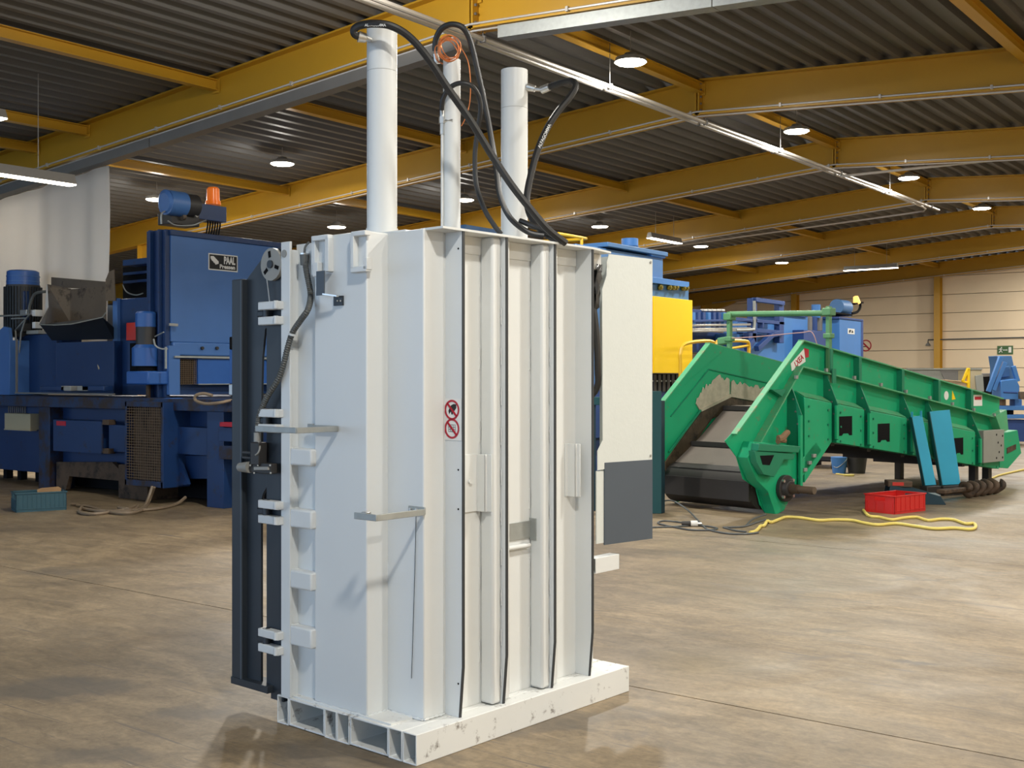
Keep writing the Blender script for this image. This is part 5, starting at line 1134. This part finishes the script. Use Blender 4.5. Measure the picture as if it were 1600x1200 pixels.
block('waste_container', 'greycont', 'grey open steel container by the far wall, behind the conveyor', 'container', 31.0,
      [([(1420, 577), (1514, 577), (1514, 660), (1420, 660)], 'front_wall', 'greycont', 0, .06), ([(1468, 577), (1514, 576), (1514, 606), (1482, 606)], 'inner_slope', 'duct', -.02, .02), ([(1418, 575.5), (1516, 575.5), (1516, 578), (1418, 578)], 'rim', 'greycont', -.04, .14), ([(1420, 579), (1424, 579), (1424, 660), (1420, 660)], 'side_wall', 'duct', .06, 1.2), ([(1510, 579), (1514, 579), (1514, 660), (1510, 660)], 'side_wall', 'duct', .06, 1.2), ([(1420, 655), (1514, 655), (1514, 678.3), (1420, 678.3)], 'skid', 'dark', .1, 1.1)])
block('storage_bin', 'greycont', 'pale grey bin right of the open container', 'bin', 28.0,
      [([(1517, 577), (1534, 577), (1534, 660), (1517, 660)], 'bin_body', 'beige', 0, .8), ([(1524, 587), (1536, 585), (1538, 612), (1526, 612)], 'bin_door', 'greycont', -.05, .05), ([(1516, 575.5), (1535, 575.5), (1535, 578), (1516, 578)], 'bin_lid', 'greycont', -.02, .84), ([(1518, 660), (1534, 660), (1534, 687.5), (1518, 687.5)], 'bin_foot', 'dark', .1, .6)])
block('machine_block', 'dark', 'dark machine block between pale bin and blue lifting machine', 'machine', 29.5,
      [([(1538, 588), (1554, 587), (1553, 660), (1537, 660)], 'block_body', 'dark', 0, .7), ([(1536, 584), (1556, 583), (1556, 588), (1536, 589)], 'block_lid', 'wallgrey', -.02, .74), ([(1535, 655), (1556, 655), (1556, 682.8), (1535, 682.8)], 'block_base', 'darkmetal', 0, .7)])
block('yellow_stand', 'yellow', 'yellow triangular stand before the grey container', 'stand', 26.2,
      [([(1512, 575), (1516, 575), (1516, 694.6), (1512, 694.6)], 'upright_bar', 'yellow', 0, .08), ([(1512, 575), (1516, 577), (1506.5, 597), (1504, 595)], 'slant_bar', 'yellow', 0, .08), ([(1504, 593), (1514, 598), (1514, 600), (1504, 597)], 'cross_bar', 'yellow', 0, .08)])
block('cardboard_box', 'wood', 'brown carton glimpsed above the conveyor edge', 'box', 27.0,
      [([(1478, 594), (1512, 597), (1512, 640), (1478, 640)], 'carton', paint('pale_carton', (.45, .33, .2), .8, .1), 0, .5), ([(1476, 593), (1514, 596), (1514, 598), (1476, 595)], 'carton_flap', paint('pale_carton', (.45, .33, .2)), -.02, .54), ([(1478, 640), (1512, 640), (1512, 691.3), (1478, 691.3)], 'carton_pallet', 'wood', 0, .5)])

# signs on the far wall
a, b = atY(1558.5, 540.5, YF), atY(1583, 553.5, YF); ex = thing('exit_sign', 'green emergency exit sign with running figure on the far wall', 'sign', ((a.x+b.x)/2, YF-.02, b.z))
def Ex(m, n, mat): return m.build(n, mat, ex, world=True)
w_, h_ = b.x-a.x, a.z-b.z; Ex(MB().box(a.x, b.x, YF-.02, YF+.005, b.z, a.z), 'sign_plate', 'signgreen')
def ez(u, v): return (a.x+w_*u, b.z+h_*v)
Ex(MB().prism([ez(.72, .2), ez(.90, .2), ez(.90, .85), ez(.72, .85)], 'y', YF-.026, YF-.02), 'door_symbol', 'print')
Ex(MB().prism([ez(.36, .46), ez(.60, .46), ez(.60, .40), ez(.66, .50), ez(.60, .60), ez(.60, .54), ez(.36, .54)], 'y', YF-.026, YF-.02), 'arrow', 'print')
m = MB(); m.cyl((*ez(.27, .80)[:1], YF-.026, ez(.27, .80)[1]), (ez(.27, .8)[0], YF-.02, ez(.27, .8)[1]), h_*.075, n=10)
for q in ([(.18, .70), (.26, .72), (.27, .42), (.20, .42)], [(.20, .45), (.26, .44), (.34, .24), (.30, .20)], [(.20, .46), (.24, .40), (.14, .20), (.09, .24)], [(.18, .70), (.22, .66), (.13, .52), (.10, .55)], [(.25, .68), (.27, .62), (.35, .56), (.36, .60)]): m.prism([ez(*p) for p in q], 'y', YF-.026, YF-.02)
Ex(m, 'running_figure', 'print')
c = atY(1353, 540, YF); ns = thing('no_smoking_sign', 'round red no-smoking sign on the far wall beside the blue cabinet', 'sign', (c.x, YF-.01, c.z-.2))
r_ = .205; MB().cyl((c.x, YF-.008, c.z), (c.x, YF+.004, c.z), r_, n=28).build('sign_disc', 'wall', ns, world=True); MB().ring((c.x, YF-.008, c.z), (0, -1, 0), r_*.80, r_, .006, 28).build('red_ring', 'redprint', ns, world=True)
d = r_*.6; MB().prism([(c.x-d-.02, c.z+d-.02), (c.x-d+.02, c.z+d+.02), (c.x+d+.02, c.z-d+.02), (c.x+d-.02, c.z-d-.02)], 'y', YF-.014, YF-.008).build('red_bar', 'redprint', ns, world=True); MB().box(c.x-.1, c.x+.06, YF-.012, YF-.008, c.z-.05, c.z-.02).build('cigarette', 'blackprint', ns, world=True)
a, b = atY(1450, 531, YF-.03), atY(1600, 526.5, YF-.03); wc = thing('wall_pipe', 'thin dark pipe running along the far wall', 'pipe', tuple(a)); MB().tube([a+Vector((0, 0, -.12)), a, b+Vector((4, 0, 0))], .022, n=6, smooth=False).build('pipe_run', 'cable', wc, world=True); MB().cyl(a+Vector((0, 0, -.12)), a+Vector((0, 0, -.2)), .05, .09, n=10).build('pipe_outlet', 'galv', wc, world=True)

# ------------------------------------------------------------------ loose things on the floor
# two cyan boards leaning on the conveyor, standing on a low steel offcut
def board(bl_, br_, tr_, tl2, label, bz_, lean, blab, notch=False):
    Dl = (CAM_Z-bz_)*FPX/(bl_[1]-HOR); Dr_ = (CAM_Z-bz_)*FPX/(br_[1]-HOR)
    P0, P1 = at(*bl_, Dl), at(*br_, Dr_); P2, P3 = at(*tr_, Dr_+lean), at(*tl2, Dl+lean)
    nn = (P1-P0).cross(P3-P0).normalized(); nn = nn*(.02 if nn.dot(P0-CP) > 0 else -.02)
    c = (P0+P1)/2+Vector((nn.x, nn.y, 0)); u = P1-P0; rz = math.atan2(u.y, u.x)
    o = thing('support_block', blab, 'block', (c.x, c.y, 0), rz); zt = min(P0.z, P1.z)-.010
    MB().box(-u.length*.62, u.length*.62, -.07, .06, 0, zt).build('block', 'darkmetal', o, bevel=.006); MB().box(-u.length*.5, u.length*.5, -.072, -.068, .02, .035).build('groove', 'dark', o)
    t = thing('board', label, 'board', tuple(P0), group='cyan boards')
    q = [P0, P1, P2, P3]
    MB().hull(q, [p+nn for p in q]).build('panel', 'cyan', t, world=True, bevel=.002)
    w = (P1-P0)*.045; a = [P0-w, P0, P3, P3-(P2-P3)*.045]
    MB().hull(a, [p+nn*2.2 for p in a]).build('edge_fold', 'teal', t, world=True)
    if notch:
        for p in (P3, P2-(P2-P3)*.12): MB().box(p.x-.012, p.x+.012, p.y-.008, p.y+.008, p.z-.01, p.z+.06).build('tab', 'cyan', t, world=True)
board((1446, 758.5), (1463, 757.5), (1441, 649), (1425, 651), 'narrow cyan sheet-metal board leaning on the conveyor, left of the wide one', .165, .12, 'dark steel block under the narrow cyan board', True)
board((1473, 758), (1501, 756.5), (1484, 640), (1453, 643), 'wide cyan sheet-metal board leaning on the green conveyor', .135, .18, 'dark steel block under the wide cyan board')
# red crate
rc, lu, lw, s_ = crate('plastic_crate', 'crate_red', 'bright red plastic crate on the floor before the green conveyor', fl(1398, 804), fl(1446, 798), fl(1352, 799), .205, 7)
for k, (a, b, mt, lab) in enumerate(((.25, .4, 'print', 'white rag stuffed in the red crate'), (.65, .6, 'disc', 'small grey metal part in the red crate'))):
    m = MB()
    for i in range(5): m.tube([(-.06+.02*i, -.05, .0), (-.04+.02*i, 0, .05+.02*math.sin(i*2)), (-.03+.015*i, .06, .01)], .018, n=7)
    o = solo(m, ['rag', 'metal_part'][k], mt, lab, ['rag', 'part'][k], origin=(0, 0, 0)); o.location = TR[rc.name] @ Vector((lu*a, s_*lw*b, .035))
    if not k:
        pass
# auger screw
a, b = at(1473, 776.5, 13.98), at(1562, 765, 14.95); a.z = b.z = .115
au = thing('auger_screw', 'rusty auger screw with worn flights lying right of the red crate', 'screw', (a.x, a.y, 0)); MB().cyl(a, b, .034, n=14).cyl(b, b+(b-a).normalized()*.12, .022, .02, n=10).build('shaft', 'rust', au, world=True)
dx = (b-a).normalized(); e1 = dx.cross(Vector((0, 0, 1))).normalized(); e2 = Vector((0, 0, 1)); m = MB(); n = 110; turns = 5.2; L0 = .35*(b-a).length; vs = []
for i in range(n+1):
    t = i/n; an = 2*math.pi*turns*t; c = a+dx*(L0+((b-a).length-L0-.04)*t); ro = .105+.012*math.sin(i*.9)
    for r in (.030, ro): vs.append(c+(e1*math.cos(an)+e2*math.sin(an))*r)
m.add(vs, [(2*i, 2*i+1, 2*i+3, 2*i+2) for i in range(n)]); fl_ = m.build('flight', 'rust', au, world=True); sd = fl_.modifiers.new('sheet', 'SOLIDIFY'); sd.thickness = .018
MB().bar(a-dx*.05+Vector((0, 0, .01)), a+dx*.45+Vector((0, 0, .01)), .12, .05).build('drive_fork', 'rust', au, world=True, bevel=.01)
# teal scrap housing behind the red crate
c = at(1425, 776, 13.85); c.z = 0; sc = thing('scrap_housing', 'dark teal sheet-metal housing lying between red crate and auger', 'scrap', tuple(c), .5)
MB().prism([(-.32, 0), (.36, 0), (.30, .10), (.05, .17), (-.28, .22)], 'y', -.16, -.15).prism([(-.32, 0), (.36, 0), (.30, .10), (.05, .17), (-.28, .22)], 'y', .15, .16).box(-.32, .36, -.15, .15, 0, .012).build('housing', 'tealdk', sc, bevel=.002); MB().box(-.30, -.02, -.14, .14, .20, .27).build('lid', 'rust', sc, bevel=.01); MB().box(.0, .30, -.155, .155, .105, .113).build('flange', 'galv', sc); MB().box(-.25, -.12, -.145, -.141, .22, .26).build('plate_mark', 'red', sc)
# hoses and cables
def lay(name, mat, label, cat, paths, r):
    p0 = fl(*paths[0][0][:2]); t = thing(name, label, cat, tuple(p0))
    for p in paths: MB().tube([fl(q[0], q[1], r+(q[2] if len(q) > 2 else 0)) for q in p], r, n=8).build('cable' if 'cable' in name else 'hose', mat, t, world=True)
    return t
lay('water_hose', 'hoseyellow', 'yellow hose winding across the floor in front of the conveyor and red crate', 'hose', [[(1172, 832), (1180, 830), (1186, 825), (1188, 822), (1194, 821), (1199, 814), (1205, 816), (1216, 812), (1228, 808), (1250, 809), (1280, 813), (1305, 812), (1332, 813), (1350, 817), (1372, 820), (1400, 818), (1430, 822), (1460, 826), (1490, 825), (1515, 827), (1524, 824), (1522, 818), (1508, 818), (1490, 812), (1470, 811), (1450, 813), (1432, 808), (1410, 809.5), (1393, 812), (1374, 808), (1358, 806), (1349, 797)]], .016)
lay('water_hose', 'hoseyellow', 'yellow hose running past the cyan boards towards the far right', 'hose', [[(1402, 779), (1420, 771), (1450, 768), (1470, 767), (1490, 765), (1510, 760), (1518, 755), (1530, 752), (1545, 749), (1560, 743), (1580, 738), (1612, 731)]], .016)
pc = lay('power_cable', 'cable', 'grey power cable looping over the floor left of the yellow hose', 'cable', [[(1010, 790, .06), (1030, 784, .10), (1048, 782, .12), (1060, 787, .09), (1078, 800, .03), (1100, 823), (1112, 829), (1140, 834), (1170, 834), (1185, 832)], [(1016, 824), (1050, 823), (1090, 821), (1120, 825), (1110, 828), (1080, 828), (1056, 824), (1036, 820), (1028, 817), (1035, 814), (1055, 815), (1075, 818)], [(1130, 824), (1160, 823), (1180, 817), (1196, 812)], [(1165, 822), (1175, 812, .02), (1190, 806, .04), (1197, 804, .05)], [(1130, 824), (1150, 829), (1166, 831)]], .009)
p = fl(1076, 818, .03); ax = Vector((.8, .6, 0)).normalized()
pg = MB().cyl(p-ax*.07, p+ax*.02, .026, n=12).build('plug', 'darkmetal', pc, world=True, label='black plug with a white collar'); MB().cyl(p+ax*.02, p+ax*.09, .03, n=12).build('plug_collar', 'print', pg, world=True); MB().cyl(p+ax*.09, p+ax*.13, .012, n=8).build('plug_pin', 'steel', pg, world=True)
# tubs glimpsed under the conveyor
p = fl(1338.5, 739); tb = thing('plastic_tub', 'black plastic tub standing beyond the conveyor, seen under it', 'tub', tuple(p)); MB().cyl((0, 0, 0), (0, 0, .30), .13, .17, n=24).build('tub_body', 'darkmetal', tb); MB().ring((0, 0, .29), (0, 0, 1), .15, .185, .02, 24).build('tub_rim', 'darkmetal', tb)
p = fl(1311, 739.5); bk = thing('bucket', 'blue bucket beside the black tub, seen under the conveyor', 'bucket', tuple(p)); MB().cyl((0, 0, 0), (0, 0, .26), .10, .13, n=20).build('bucket_body', 'farblue', bk); MB().tube([(-.13, 0, .25), (-.10, -.05, .15), (.02, -.13, .10), (.12, -.04, .2), (.13, 0, .25)], .006, n=5).build('bail', 'galv', bk)
p = fl(1327, 744); sl = thing('dustpan', 'small yellow-green scoop lying between bucket and tub', 'scoop', tuple(p), .4); MB().prism([(-.09, -.03), (.06, -.05), (.08, .04), (-.07, .05)], 'z', 0, .03).build('scoop_pan', 'hoseyellow', sl, bevel=.01); MB().cyl((-.08, .01, .02), (-.2, .03, .03), .012, n=8).build('scoop_handle', 'hoseyellow', sl)
p = fl(1278, 733); pl = thing('pallet', 'dark low pallet lying beyond the conveyor, seen under it', 'pallet', (p.x-.35, p.y+.5, 0), .1)
for k in range(5): MB().box(-.62, .62, -.4+.19*k, -.27+.19*k, .12, .145).build('deck_board', 'dark', pl)
for k in range(3): MB().box(-.62+.55*k, -.50+.55*k, -.4, .5, 0, .12).build('stringer', 'dark', pl)
